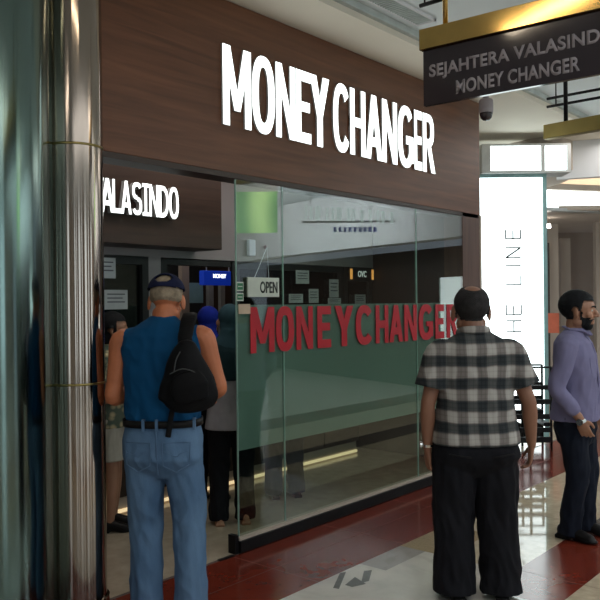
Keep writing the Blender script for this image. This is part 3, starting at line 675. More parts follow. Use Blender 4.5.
# blue sign and things deep in the second bay
YB = 6.2
p = onY(204, 285, YB); q = onY(236, 271.5, YB); bl = empty('blue_sign', (p.x, YB, p.z), 0, 'blue backlit sign hanging deep inside the shop above the headscarves', 'sign'); w = q.x-p.x; hh = q.z-p.z
bx('sign_case', (0, 0, 0), (w, .08, hh), M['blue_sign'], bl, bevel=.01); fit_text('sign_lettering', 'MONEY', M['letter_glow'], bl, (w*.28, -.001, hh*.5), (1, 0, 0), (0, 0, 1), w*.4, hh*.28, .02)
bm = bmesh.new(); cyl(bm, (w*.15, .04, hh), (w*.15, .04, 2.95-p.z), .008, seg=8); cyl(bm, (w*.85, .04, hh), (w*.85, .04, 2.95-p.z), .008, seg=8); obj('hanger', bm, M['alu'], bl)
def slab(name, px0, py0, px1, py1, Y, m, lab, cat, th=.05, group=None):
    p = onY(px0, py1, Y); q = onY(px1, py0, Y); return tag(bx(name, (p.x, Y, p.z), (q.x, Y+th, q.z), M[m]), lab, cat, group)
slab('lit_pane', 228, 287, 240, 301, 7.4, 'window_lit', 'bright pane glowing at the back of the shop under the blue sign', 'window')
slab('shop_partition', 183, 262, 189, 420, 6.4, 'beige', 'grey-beige upright partition left of the dark panel in the back room', 'partition')
slab('green_board', 189, 283, 203, 303, 6.6, 'teal_frame', 'dark green glass panel in the back room left of the blue sign', 'panel')
slab('door_post', 210, 285, 213.5, 400, 6.6, 'alu', 'pale metal door post directly under the blue sign', 'post')
slab('door_post', 222, 285, 225, 400, 6.9, 'alu', 'pale metal door post to the left of the bright pane', 'post')

# --- hanging signs
def hanging(px_l, X, ytop, lab, panel=True):
    L = onX(px_l, ytop, X) if False else None
hs = empty('hanging_sign', (3.47, 2.11, 0), -PI/2+.06, 'brass and black hanging sign lettered SEJAHTERA VALASINDO MONEY CHANGER', 'sign')
# local x runs from the left end towards the right
bx('brass_beam', (0, -.035, 2.912), (1.06, .035, 3.02), M['brass'], hs, bevel=.003)
bx('sign_panel', (.012, -.014, 2.625), (1.05, .014, 2.911), M['panel_black'], hs, bevel=.002)
for x_ in (.135, .92): bm = bmesh.new(); cyl(bm, (x_, 0, 3.02), (x_, 0, 3.65), .013); obj('hanger_rod', bm, M['brass'], hs, smooth=True)
def sx(px): # local x of a pixel on the sign plane
    d = ray(px, 70); o = Vector((3.47, 2.11)); ux = Vector((math.cos(-PI/2+.06), math.sin(-PI/2+.06)))
    # solve d*t = o + ux*s
    det = d.x*(-ux.y)+ux.x*d.y; t = (o.x*(-ux.y)+ux.x*o.y)/det; return (Vector((d.x, d.y))*t-o).dot(ux)
xa, xb = sx(430.5), sx(598); xe = xa+(xb-xa)*19/18.05
fit_text('sign_lettering', 'SEJAHTERA VALASINDO', M['letter_grey'], hs, (xa, -.0145, 2.748), (1, 0, 0), (0, 0, 1), (xe-xa)*1.045, .084, .03, .0012, 1.04)
xa, xb = sx(457), sx(581)
fit_text('sign_lettering', 'MONEY CHANGER', M['letter_grey'], hs, (xa, -.0145, 2.655), (1, 0, 0), (0, 0, 1), xb-xa, .07, .03, .0012, 1.04)
h2 = empty('hanging_sign', (5.82, 2.43, 0), -PI/2-.09, 'pale brass beam of a second hanging sign farther along the mall', 'sign')
bx('brass_beam', (0, -.035, 2.868), (1.5, .035, 2.978), M['brass_pale'], h2, bevel=.003)
for x_ in (.17, 1.33): bm = bmesh.new(); cyl(bm, (x_, 0, 2.978), (x_, 0, 3.65), .016); obj('hanger_rod', bm, M['black_metal'], h2, smooth=True)
for k, (px, py, qx, qy, X, lab) in enumerate(((547, 99, 600, 84, 5.86, 'upper thin dark rail under the ceiling crossing the second sign rod'), (547, 107, 600, 92, 5.86, 'lower thin dark rail under the ceiling crossing the second sign rod'), (420, 6, 447, -1.5, 3.56, 'thin dark rail under the ceiling beside the brass rod of the nearer sign'))):
    a = onX(px, py, X); b = onX(qx, qy, X); b = a+(b-a)*2.2; b.z = a.z
    bm = bmesh.new(); cyl(bm, a, b, .011, seg=10); o = obj('ceiling_rail', bm, M['black_metal'], smooth=True)
    for u_ in (.75, .08): bm = bmesh.new(); q = a+(b-a)*u_; cyl(bm, q, (q.x, q.y, 3.65), .005, seg=8); obj('rail_drop', bm, M['black_metal'], o)
    tag(o, lab, 'rail')

# --- security camera
cam_p = dep(486, 99, 7.15)
sc_ = empty('security_camera', (cam_p.x, cam_p.y, 3.555), 0, 'grey dome security camera hanging under the soffit at the end of the fascia', 'camera')
bm = bmesh.new(); lathe(bm, [(.03, 0), (.03, -.06)][::-1], 20); obj('mount', bm, M['letter_grey'], sc_, smooth=True)
bm = bmesh.new(); lathe(bm, [(.062, -.19), (.066, -.17), (.066, -.075), (.055, -.06), (.03, -.055)], 28); obj('housing', bm, M['letter_grey'], sc_, smooth=True)
bm = bmesh.new(); lathe(bm, [(.005, -.262), (.03, -.255), (.05, -.235), (.06, -.205), (.061, -.19)], 28); obj('dome', bm, M['panel_black'], sc_, smooth=True)

# --- THE LINE lightbox
tl = empty('lightbox_totem', dep(512, 304, 9.0)*1.0, RV, 'tall bright white lightbox lettered THE LINE standing past the storefront corner', 'lightbox'); tl.location.z = 0
s9 = 9/765
xl, xr_ = (478.5-512)*s9, (543.5-512)*s9
bx('light_panel', (xl, 0, .06), (xr_, .18, 3.06), M['lightbox'], tl)
bm = bmesh.new(); box(bm, (xr_, -.02, 0), (xr_+.045, .2, 3.10)); box(bm, (xl-.045, -.02, 0), (xl, .2, 3.10)); box(bm, (xl, -.02, 3.06), (xr_, .2, 3.10)); box(bm, (xl, -.02, 0), (xr_, .2, .06)); obj('frame', bm, M['teal_frame'], tl)
def lz(py): return H+(302-py)*s9
for ch_, y0, y1 in (('E', 239, 230), ('N', 258, 248), ('I', 267, 265), ('L', 285, 276), ('E', 315, 305), ('H', 332, 321), ('T', 350, 340)):
    zc0, zc1 = lz(y0), lz(y1)
    w_ = zc1-zc0; x_b = (521-512)*s9; hgt_ = 15*s9
    # rotated 90 degrees: reading direction is up, letter tops face left
    bm = bmesh.new(); tt = .012
    segs = {'E': [((0, 0), (0, 1)), ((0, 0), (1, 0)), ((0, 1), (1, 1)), ((0, .5), (.9, .5))], 'N': [((0, 0), (0, 1)), ((0, 1), (1, 0)), ((1, 0), (1, 1))], 'I': [((.5, 0), (.5, 1))], 'L': [((0, 0), (0, 1)), ((0, 0), (1, 0))], 'H': [((0, 0), (0, 1)), ((1, 0), (1, 1)), ((0, .5), (1, .5))], 'T': [((.5, 0), (.5, 1)), ((0, 1), (1, 1))]}[ch_]
    for (u0, v0), (u1, v1) in segs:
        P0 = Vector((x_b-hgt_*v0, -.008, zc0+w_*u0)); P1 = Vector((x_b-hgt_*v1, -.008, zc0+w_*u1)); cyl(bm, P0, P1, .01 if u0 != u1 and v0 != v1 else .0085, seg=8)
    obj('letter', bm, M['thin_grey'], tl)
hb_ = empty('lightbox_header', dep(528, 304, 8.9), RV, 'horizontal white lightbox with aluminium frame mounted above the tall lightbox', 'lightbox'); hb_.location.z = 3.103
k9 = 8.9/765
def hz_(py): return H+(302.5-py)*k9-3.1
x0_, x1_, xm_ = (483-528)*k9, (572-528)*k9, (544-528)*k9
bx('light_panel', (x0_+.1, 0, hz_(172)), (xm_-.02, .3, hz_(147)), M['lightbox'], hb_); bx('light_panel', (xm_+.02, 0, hz_(171)), (x1_-.04, .3, hz_(147)), M['lightbox_soft'], hb_)
bm = bmesh.new(); box(bm, (x0_, -.02, hz_(174)), (x1_, .32, hz_(172))); box(bm, (x0_, -.02, hz_(147)), (x1_, .32, hz_(145))); box(bm, (xm_-.02, -.02, hz_(172)), (xm_+.02, .32, hz_(147))); box(bm, (x1_-.04, -.02, hz_(172)), (x1_, .32, hz_(147))); box(bm, (x0_, -.02, hz_(172)), (x0_+.1, .32, hz_(147)))
obj('frame', bm, M['alu'], hb_)

# --- black rack / railing before the lightbox
rp = dep(532, 304, 8.2); rr = empty('display_rack', (rp.x, rp.y, 0), RV, 'low black metal rack with horizontal bars in front of the tall lightbox', 'rack')
s8 = 8.2/765
xs_ = [(p-532)*s8 for p in (509, 529, 550)]
for px_, y_ in [(q, y) for q in xs_ for y in (0, .3)]: bm = bmesh.new(); cyl(bm, (px_, y_, 0), (px_, y_, .9), .013, seg=10); obj('upright', bm, M['black_metal'], rr, smooth=True)
for z, hh in ((.885, .02), (.655, .05), (.50, .055), (.34, .055), (.2, .05), (.09, .06)):
    bm = bmesh.new(); box(bm, (xs_[0], -.02, z), (xs_[-1], .0, z+hh)); box(bm, (xs_[0], .30, z), (xs_[-1], .32, z+hh))
    obj('rail', bm, M['black_metal'], rr)
for k, x_ in enumerate((-.1, .05, .12, -.2)):
    z = (.5, .34, .2, .2)[k]; bm = bmesh.new(); box(bm, (x_, .01, z+.055), (x_+.07, .28, z+.1)); obj('shelf_item', bm, M['black_metal'], rr, bevel=.008)

# --- upper bulkheads at the mall corner
def frontal_wall(name, px0, py0, px1, py1, t0, t1, m, kind='structure', z0=None, z1=None, th=.1):
    a = dep(px0, py0, t0); b = dep(px1, py0, t1); za = z1 if z1 is not None else a.z; zb_ = z0 if z0 is not None else dep(px0, py1, t0).z
    n = Vector((b.y-a.y, -(b.x-a.x), 0)).normalized()*-th
    bm = bmesh.new(); prism(bm, [Vector((a.x, a.y, zb_)), Vector((b.x, b.y, zb_)), Vector((b.x, b.y, za)), Vector((a.x, a.y, za))], n); o = obj(name, bm, M[m]); 
    if kind: o['kind'] = kind
    return o
# curved cream drum
bm = bmesh.new(); arc = []
c0 = dep(526, 304, 10.2)
for k in range(17):
    a = -PI*.5*1.3+PI*1.3*k/16; arc.append((c0.x+fw.x*(-1.1*math.cos(a))+rt0.x*.55*math.sin(a), c0.y+fw.y*(-1.1*math.cos(a))+rt0.y*.55*math.sin(a)))
prism(bm, [Vector((x, y, 3.2)) for x, y in arc], (0, 0, .36)); tag(obj('wall_drum', bm, M['beige_light'], smooth=False), kind='structure')
frontal_wall('wall_bulkhead', 556, 140, 660, 172, 9.4, 9.0, 'white_wall', z0=3.1, z1=3.554)
frontal_wall('trim_3', 540, 173, 640, 180, 10.7, 11.2, 'beige_light', z0=3.18, z1=3.26)
a = dep(543, 183, 10.8); ls = empty('shop_lightbox', (a.x, a.y, 0), 0, 'long white lit strip over the entrance of the beige shop at the far right', 'lightbox')
o = frontal_wall('light_panel', 540, 184, 645, 206, 10.8, 11.4, 'lightbox', None, z0=2.93, z1=3.22, th=.12); o.parent = ls; o.location = -Vector(ls.location)
o = frontal_wall('frame', 540, 206, 645, 212, 10.75, 11.35, 'alu', None, z0=2.88, z1=2.925, th=.14); o.parent = ls; o.location = -Vector(ls.location)
# beige shop interior
def fb(name, px0, px1, t, z0, z1, m, th=.12, lab=None, cat=None):
    a = dep(px0, 304, t); b = dep(px1, 304, t); n = fw*th
    bm = bmesh.new(); prism(bm, [Vector((a.x, a.y, z0)), Vector((b.x, b.y, z0)), Vector((b.x, b.y, z1)), Vector((a.x, a.y, z1))], n); o = obj(name, bm, M[m])
    if lab: tag(o, lab, cat)
    else: o['kind'] = 'structure'
    return o
fb('wall_far', 420, 900, 14.5, 0, 3.0, 'beige')
a = dep(470, 304, 10.9); b = dep(800, 304, 10.9); c = dep(880, 304, 14.6); d = dep(440, 304, 14.6)
bm = bmesh.new(); prism(bm, [Vector((p.x, p.y, 2.9)) for p in (a, b, c, d)], (0, 0, .06)); tag(obj('ceiling_far', bm, M['beige_light']), kind='structure')
fb('wall_panel', 561, 571, 13.6, 1.15, 2.72, 'beige_light', lab='light beige wall panel in the far shop above the man in the lavender shirt', cat='panel')
fb('shop_column', 549, 559, 12.8, 0, 2.9, 'beige_light', lab='pale upright column in the far shop beside the lightbox edge', cat='column')
fb('shop_column', 596.5, 600.5, 12.6, 0, 2.9, 'beige_light', lab='thin pale column in the far shop at the right edge of the photo', cat='column')
fb('dark_opening', 545, 550, 12.4, 0, 2.55, 'dark_brown', lab='narrow dark door leaf between the lightbox and the pale column', cat='door')
fb('hanging_banner', 547, 559, 11.6, 1.12, 1.42, 'orange_fab', th=.2, lab='orange fabric block behind the neck of the man in lavender', cat='banner')
p = dep(547.5, 226, 11.9); bm = bmesh.new(); lathe(bm, [(.05, -.03), (.05, .0), (.04, .03)], 20, p); o = obj('ceiling_spotlight', bm, M['spot'], smooth=True); tag(o, 'small lit round spotlight under the ceiling of the far beige shop', 'spotlight'); o.location.z = 0
bx('wall_far_left', (6.96, 6.9, 0), (9.6, 7.0, 3.55), M['cream'])['kind'] = 'structure'

# --- opposite side of the mall (seen only in reflections) ---------------------------
def rv(px, py, z):
    p = onZ(px, py, z); return Vector((p.x, 2*YF-p.y, z))
ZB = 2.6
pts = [rv(*p, ZB) for p in ((225, 264.5), (282, 256), (345, 249), (400, 243), (462, 236))]
bm = bmesh.new()
for a, b in zip(pts, pts[1:]):
    prism(bm, [a, b, Vector((b.x, b.y, 3.64)), Vector((a.x, a.y, 3.64))], (.35, .05, 0))
tag(obj('wall_opposite_bulkhead', bm, M['white_wall']), kind='structure')
a, b = pts[0], pts[-1]; d = (b-a).normalized(); off = Vector((1.3, 0.2, 0))
bm = bmesh.new(); prism(bm, [a+off-Vector((0, 0, ZB)), b+off-Vector((0, 0, ZB)), b+off, a+off], (.1, 0, 0)); tag(obj('wall_opposite', bm, M['dark_brown']), kind='structure')
# pale lit panels on it
def onopp(u0, u1, z0, z1, m, name, lab, cat, front=-.05, off_=off):
    P = a+off_+(b-a)*u0; Q = a+off_+(b-a)*u1; P.z = Q.z = z0; bm = bmesh.new(); nn = Vector((front, 0, 0)); prism(bm, [P+nn, Q+nn, Vector((Q.x, Q.y, z1))+nn, Vector((P.x, P.y, z1))+nn], (-.02, 0, 0)); return tag(obj(name, bm, m if not isinstance(m, str) else M[m]), lab, cat)
onopp(.80, .93, .9, 2.05, 'lightbox_soft', 'display_window', 'pale lit display window on the opposite side of the mall, mirrored in the glass', 'window')
def mir(px, py, t):
    p = dep(px, py, t); return Vector((p.x, 2*YF-p.y, p.z))
def mirror_slab(name, x0, y0, x1, y1, t, m, th=.06):
    P, Q = mir(x0, y1, t), mir(x1, y1, t); T0 = mir(x0, y0, t); bm = bmesh.new(); n = Vector((fw.x, -fw.y, 0))*th
    prism(bm, [P, Vector((Q.x, Q.y, P.z)), Vector((Q.x, Q.y, T0.z)), Vector((P.x, P.y, T0.z))], n); return obj(name, bm, m)
def adopt(root, o):
    o.parent = root; o.location = -Vector(root.location); return o
P = mir(256, 180, 12); pb = empty('poster_lightbox', (P.x, P.y, 2.7), 0, 'green backlit poster hanging opposite the shop, mirrored at the top left of the glass', 'poster')
adopt(pb, mirror_slab('poster_face', 236, 192, 278, 233, 12, M['poster_green'])); adopt(pb, mirror_slab('poster_header', 236, 180, 278, 191.6, 12, M['window_lit']))
P = mir(350, 215, 11); gs = empty('mirrored_shop_sign', (P.x, P.y, 2.7), 0, 'row of pale lit strokes of a sign across the mall, mirrored in the glass', 'sign')
random.seed(3); x = 306
while x < 392:
    w_ = random.choice((2, 3, 5)); adopt(gs, mirror_slab('lit_stroke', x, 204+(x-306)*.08+random.random()*2, x+w_, 219+(x-306)*.05, 11, M['lightbox_soft'], .02)); x += w_+random.choice((2, 3, 6))
x = 334
while x < 378: adopt(gs, mirror_slab('blue_stroke', x, 227, x+3, 232, 11, M['blue_sign'], .02)); x += 5
for x_ in (310, 388): adopt(gs, mirror_slab('sign_hanger', x_, 170, x_+1, 203, 11.03, M['alu'], .01))
adopt(gs, mirror_slab('sign_rail', 303, 221, 396, 223, 11.03, M['alu'], .02))
# unseen glowing panes, added for bright column streaks and bluish light
for k, (x, w_) in enumerate(((-5.2, 1.1), (-3.2, .5), (-1.4, 1.4), (1.0, .5), (3.2, 1.6), (6.0, .7), (8.6, 1.4))):
    o = bx('window_%d' % (k+1), (x, -7.0, .3), (x+w_, -6.95, 3.3), M['daylight']); o['kind'] = 'structure'
bx('wall_opposite_south', (-6, -7.3, 0), (14, -7.2, 3.65), M['beige'])['kind'] = 'structure'
bx('wall_mall_west', (-6.1, -7.3, 0), (-6, 3.5, 3.65), M['beige_light'])['kind'] = 'structure'
o = bx('window_8', (-5.98, -2.2, .3), (-5.95, -.9, 3.3), M['daylight']); o['kind'] = 'structure'  # another added glowing pane, for streaks in the columns
o = bx('window_9', (-5.98, 1.0, .3), (-5.95, 1.3, 3.3), M['daylight']); o['kind'] = 'structure'
bx('wall_left_facade', (-6, YF+.2, 0), (1.95, YF+.3, 3.55), M['wood_dark'])['kind'] = 'structure'

# ceiling strip lamps; those over the corridor are unseen, added to light it
def lamp(name, x0, y0, x1, y1, z, power, col, lab):
    t = empty(name, ((x0+x1)/2, (y0+y1)/2, z), 0, lab, 'lamp'); w = (x1-x0)/2; d = (y1-y0)/2
    bx('lamp_housing', (-w-.02, -d-.02, -.012), (w+.02, d+.02, .0), M['alu'], t)
    bx('lamp_diffuser', (-w, -d, -.02), (w, d, -.0125), emat('diffuser', col, power), t); return t
lamp('ceiling_lamp', -.45, -.045, .45, .045, 3.648, 18, (1, .82, .6), 'long warm ceiling lamp behind the near hanging sign, mirrored in its brass').location = (1.66, 1.95, 3.648)
bpy.data.objects['ceiling_lamp'].rotation_euler = (0, 0, math.radians(-55))
lamp('ceiling_lamp', 4.2, -.6, 5.4, -.3, 3.648, 9, (1, .9, .78), 'unseen ceiling lamp added over the middle of the mall corridor')
lamp('ceiling_lamp', -1.6, 1.2, -.4, 1.5, 3.648, 9, (1, .9, .78), 'unseen ceiling lamp added over the mall corridor left of the columns')
lamp('ceiling_lamp', 8.2, -1.0, 9.4, -.7, 3.648, 9, (1, .9, .78), 'unseen ceiling lamp added at the far end of the mall corridor')
def area(name, loc, rot, sx_, sy_, e, col):
    l = bpy.data.lights.new(name, 'AREA'); l.shape = 'RECTANGLE'; l.size = sx_; l.size_y = sy_; l.energy = e; l.color = col
    o = bpy.data.objects.new(name, l); COL.objects.link(o); o.location = loc; o.rotation_euler = rot; return o
area('light_corridor', (3.5, -1.5, 3.6), (0, 0, 0), 9, 2.5, 110, (.93, .97, 1))
area('light_opposite', (9.3, -2.6, 3.2), (0, math.radians(-95), 0), .6, 5, 150, (.95, .98, 1))  # added fill, brightens the bulkhead so the glass mirrors it
area('light_far', (9.0, 2.6, 3.5), (0, 0, 0), 1.5, 1.2, 18, (1, .95, .9))
area('light_far_shop', tuple(dep(590, 210, 12.6)), (0, 0, 0), 1.5, 1.5, 30, (1, .9, .8))
area('light_shop', (4.0, 4.1, 2.93), (0, 0, 0), 3.0, .3, 13, (1, .93, .85))
area('light_backroom', (5.2, 6.2, 2.93), (0, 0, 0), 2, .8, 12, (1, .93, .85))

# =================================================================== PEOPLE
def place(px, t): p = dep(px, 304, t); return (p.x, p.y, 0)
# man in plaid shirt (seen from behind)
T = torso(1.68, 0, [(.835, .238, .165, .0, 2.5), (.90, .232, .158, .0, 2.5), (1.0, .212, .142, .0, 2.5), (1.12, .202, .137, 0, 2.4), (1.25, .202, .13, -.005, 2.4), (1.33, .204, .118, -.01, 2.2), (1.375, .188, .098, -.012, 2.1), (1.41, .135, .08, -.01, 2), (1.43, .098, .07, -.005, 2), (1.45, .072, .064, .005, 2)])
def hair_bald(p):   # fringe round the back and sides, bare crown
    f = p.z+.052-.25*max(0, abs(p.x)-.03)
    f = min(f, (.03 if p.z > .03 else -.004)-p.y)
    if p.z > .05: f = min(f, math.sqrt(p.x**2+((p.y+.035)/1.3)**2+(p.z-.105)**2*.7)-.036)
    if abs(p.x) > .083: f = -1
    return f
S1 = dict(h=1.675, head=(-.01, .03), hscale=1.14, hzoff=.0, torso=T, sw=.2, sz=1.375, skin=M['skin_brown'], hair=(hair_bald, .007, M['hair_thin']),
    armL=((-.195, -.01, 1.315), (-.262, -.03, 1.045), (-.258, .02, .80), (.05, .15, -1), (1, .2, 0)), armR=((.195, -.01, 1.315), (.285, -.035, 1.05), (.315, .03, .81), (-.05, .2, -1), (-1, .2, 0)),
    legL=((-.11, .01, .80), (-.12, .02, .45), (-.125, -.02, .07)), legR=((.11, .01, .80), (.12, .02, .45), (.13, -.02, .07)),
    top=M['plaid'], sleeve=.66, slk=1.18, wr=.008, pants=M['trouser_black'], waist=.93, pwr=.009, pantsname='trousers', topname='plaid_shirt',
    pelvis=[(0, 0, .66, .13, .07, 2.4), (0, -.005, .72, .205, .12, 2.4), (0, -.01, .77, .232, .146, 2.5), (0, -.01, .82, .228, .148, 2.4), (0, -.005, .87, .205, .13, 2.4), (0, 0, .93, .185, .115, 2.3)],
    pr=(.122, .12, .11, .108, .115), hem=.03, shoe=M['leather'], footL=.15, footR=-.2, ear=1.3, neck=1.1, curl=.45, jaw=1.08, wide=1.04)
r1, body1, HM1 = person('person seen from behind in a grey and cream plaid short-sleeved shirt and black trousers', place(474, 4.17), RV+.0, S1)
bm = bmesh.new()
tube(bm, [(-.078, .06, 1.425), (-.078, -.0, 1.44), (-.048, -.055, 1.448), (0, -.075, 1.45), (.048, -.055, 1.448), (.078, 0, 1.44), (.078, .06, 1.425)], [(.024, .012)]*7, side=(0, 0, 1)); obj('collar', bm, M['plaid'], r1, smooth=True)
bm = bmesh.new(); bmesh.ops.create_cone(bm, segments=24, radius1=.034, radius2=.034, depth=.014, cap_ends=True, matrix=Matrix.Translation((-.258, .013, .825)) @ Euler((.15, 0, 0)).to_matrix().to_4x4()); cyl(bm, (-.29, .01, .825), (-.302, .01, .825), .019); obj('wristwatch', bm, M['steel'], r1)
for g_ in (-1, 1): bm = bmesh.new(); tube(bm, [(g_*.17, -.146, .80), (g_*.1, -.162, .79), (g_*.06, -.163, .785)], [.004]*3); obj('pocket_seam', bm, M['black_metal'], r1, smooth=True)

# man in blue sleeveless top and cap
T = torso(1.75, 0, [(.985, .188, .125, .0, 2.5), (1.05, .196, .132, .0, 2.5), (1.15, .200, .138, .0, 2.4), (1.27, .208, .138, 0, 2.4), (1.38, .212, .128, -.01, 2.3), (1.44, .196, .105, -.015, 2.2), (1.485, .15, .082, -.01, 2.1), (1.525, .09, .066, .01, 2), (1.545, .068, .06, .02, 2)])
def hair_crop(p):
    if abs(p.x) > .079: return -1
    f = p.z+.022-.3*max(0, abs(p.x)-.04)
    return min(f, (.05 if p.z > .03 else -.01)-p.y)
S2 = dict(h=1.745, head=(.01, .065), hscale=1.1, pitch=-.28, torso=T, sw=.2, sz=1.475, skin=M['skin_tan'], hair=(hair_crop, .004, M['hair_grey']), ear=1.2,
    armL=((-.215, .0, 1.415), (-.262, -.01, 1.12), (-.16, .24, 1.13), (.6, 1, .1), (0, 0, -1)), armR=((.215, .0, 1.43), (.292, .03, 1.165), (.2, .27, 1.08), (-.4, 1, 0), (-.3, 0, -1)), armk=1.12,
    legL=((-.10, .0, .86), (-.105, .03, .47), (-.095, .0, .07)), legR=((.10, 0, .86), (.125, .03, .47), (.14, .0, .07)), top=M['tee_blue'], topname='sleeveless_top', sleeve=0, wr=.009, tz=((1.02, .08, 1.0), (1.3, .1, .5)),
    pants=M['denim'], pantsname='jeans', waist=1.02, pwr=.008, pelvis=[(0, 0, .70, .12, .06, 2.4), (0, 0, .75, .18, .11, 2.4), (0, -.01, .81, .205, .142, 2.5), (0, -.01, .9, .208, .142, 2.4), (0, 0, .97, .197, .13, 2.4), (0, 0, 1.01, .192, .125, 2.4)],
    pr=(.105, .1, .088, .084, .086), hem=.03, shoe=M['leather'], curl=.5)
r2, body2, HM2 = person('person seen from behind in a blue sleeveless top, light blue jeans and a navy cap', place(162, 4.02), RV-.05, S2)
# cap
cp = empty('cap', (0, 0, 0), 0, None, None); cp.parent = r2
for k in ('label', 'category'):
    if k in cp: del cp[k]
bpy.data.objects.remove(cp)
def capf(p):
    f = p.z-(.048+.15*p.y) if True else 0
    # opening at the back above the strap
    if p.y < -.05 and abs(p.x) < .035: 
        e = ((p.x/.034)**2+((p.z-.082)/.022)**2)**.5
        f = min(f, (e-1)*.03)
    return f
b_ = bmesh.new(); t_ = bmesh.new(); ell(b_, (0, -.012, .036), (.084, .106, .088), seg=64, rings=48)
me_ = bpy.data.meshes.new('c'); b_.to_mesh(me_); b_.free(); me_.transform(HM2)
hin = HM2.inverted()
cap = shell(me_, lambda p: capf(hin @ p), .004, 'cap', M['navy'], r2, soft=.006)
cap.modifiers.new('s', 'SOLIDIFY').thickness = -.003
bm = bmesh.new(); 
for k in range(2): pass
tube(bm, [(-.05, .075, .05), (0, .15, .035), (.05, .075, .05)], [(.012, .004), (.05, .004), (.012, .004)], side=(0, 1, 0)); ell(bm, (0, .12, .045), (.07, .07, .005)); bmesh.ops.transform(bm, matrix=HM2, verts=bm.verts); mobj('cap_brim', bake(bm, .004, 2), M['navy'], cap)
bm = bmesh.new(); ell(bm, (0, -.012, .125), (.009, .009, .006)); bmesh.ops.transform(bm, matrix=HM2, verts=bm.verts); obj('cap_button', bm, M['navy'], cap, smooth=True)
# belt
def band(name, rx, ry, z0, z1, mat, parent, n=2.4, cy=0):
    bm = bmesh.new(); R_ = []
    for (z, q) in ((z0, 0), (z0, .006), (z1, .006), (z1, 0)):
        r = []
        for k in range(48):
            a = 2*PI*k/48; c = math.cos(a); s_ = math.sin(a); e = 2/n; r.append(bm.verts.new(((rx+q)*math.copysign(abs(c)**e, c), cy+(ry+q)*math.copysign(abs(s_)**e, s_), z)))
        R_.append(r)
    for i in range(4):
        A_, B_ = R_[i], R_[(i+1) % 4]
        for k in range(48): bm.faces.new((A_[k], A_[(k+1) % 48], B_[(k+1) % 48], B_[k]))
    return obj(name, bm, mat, parent, smooth=True)
band('belt', .203, .138, .975, 1.012, M['leather'], r2)
for x_, y_ in ((-.07, -.142), (.07, -.142), (0, -.147), (.18, -.085)): bx('belt_loop', (x_-.007, y_-.009, .962), (x_+.007, y_+.02, 1.022), M['denim'], r2)
def pocket(cx, s_, parent, y=-.163):
    out = [(-.068, 0), (.068, .0), (.064, -.115), (0, -.15), (-.064, -.115)]
    bm = bmesh.new()
    for (a0, b0), (a1, b1) in zip(out, out[1:]+out[:1]): tube(bm, [(cx+a0, y+abs(cx+a0)**2*1.5, .905+b0), (cx+a1, y+abs(cx+a1)**2*1.5, .905+b1)], [.0022]*2, seg=6)
    tube(bm, [(cx-.06, y+.003+abs(cx)**2, .86), (cx, y+abs(cx)**2*1.4, .835), (cx+.02, y+abs(cx)**2*1.4, .85), (cx+.06, y+.008+abs(cx)**2, .865)], [.0018]*4, seg=6)
    return obj('pocket_stitching', bm, pmat('denim_seam', (.09, .16, .27), .9), parent, smooth=True)
pocket(-.098, 1, r2); pocket(.098, 1, r2)
bm = bmesh.new(); tube(bm, [(0, -.158, .96), (0, -.16, .9), (0, -.15, .82), (0, -.13, .74)], [.003]*4, seg=6); obj('seat_seam', bm, bpy.data.materials['denim_seam'], r2, smooth=True)

# sling bag worn on his back
def pl(px, py, back):   # point in the blue man's frame from a photo position, at a set distance behind him
    t = 4.02-back; p = dep(px, py, t); return r2.matrix_world.inverted() @ p
bpy.context.view_layer.update()
bag = empty('sling_bag', r2.location, r2.rotation_euler[2], 'black nylon sling bag on the back of the man in the blue top', 'bag')
bm = bmesh.new(); B = lambda px, py, bk=.20: pl(px, py, bk)
tube(bm, [B(187, 345), B(186, 362), B(188, 380), B(191, 398), B(192, 405)], [(.05, .035), (.1, .05), (.135, .062), (.142, .062), (.125, .05)], side=(1, 0, .15))
tube(bm, [B(163, 398), B(170, 385), B(180, 375)], [(.03, .025), (.05, .035), (.06, .04)])
mobj('bag_body', bake(bm, .008, 6, cloth_noise(.006, 9, 9, 2)), M['bag'], bag)
bm = bmesh.new(); tube(bm, [B(186, 374, .262), B(189, 386, .268), B(192, 400, .262)], [(.07, .018), (.1, .022), (.085, .018)], side=(1, 0, .2)); mobj('front_pocket', bake(bm, .006, 4), M['bag'], bag)
bm = bmesh.new(); tube(bm, [B(170, 374, .27), B(182, 369, .28), B(196, 373, .275), (B(205, 384, .26))], [.003]*4, seg=6); tube(bm, [B(180, 352, .25), B(176, 360, .255), B(174, 372, .26)], [.003]*3, seg=6); obj('zip', bm, M['thin_grey'], bag, smooth=True)
bm = bmesh.new(); tube(bm, [B(186, 352, .2), B(185, 338, .17), B(188, 322, .12), B(190, 314, .04), B(188, 318, -.06), B(184, 340, -.13)], [(.036, .012), (.04, .012), (.042, .010), (.04, .009), (.03, .008), (.028, .008)], side=(1, 0, 0)); mobj('shoulder_strap', bake(bm, .006, 2), M['bag'], bag)
bm = bmesh.new(); tube(bm, [B(176, 398, .2), B(172, 412, .17), B(170, 424, .165), B(168, 437, .165)], [(.014, .003)]*4, side=(1, 0, 0)); obj('loose_strap', bm, M['bag'], bag, smooth=True)

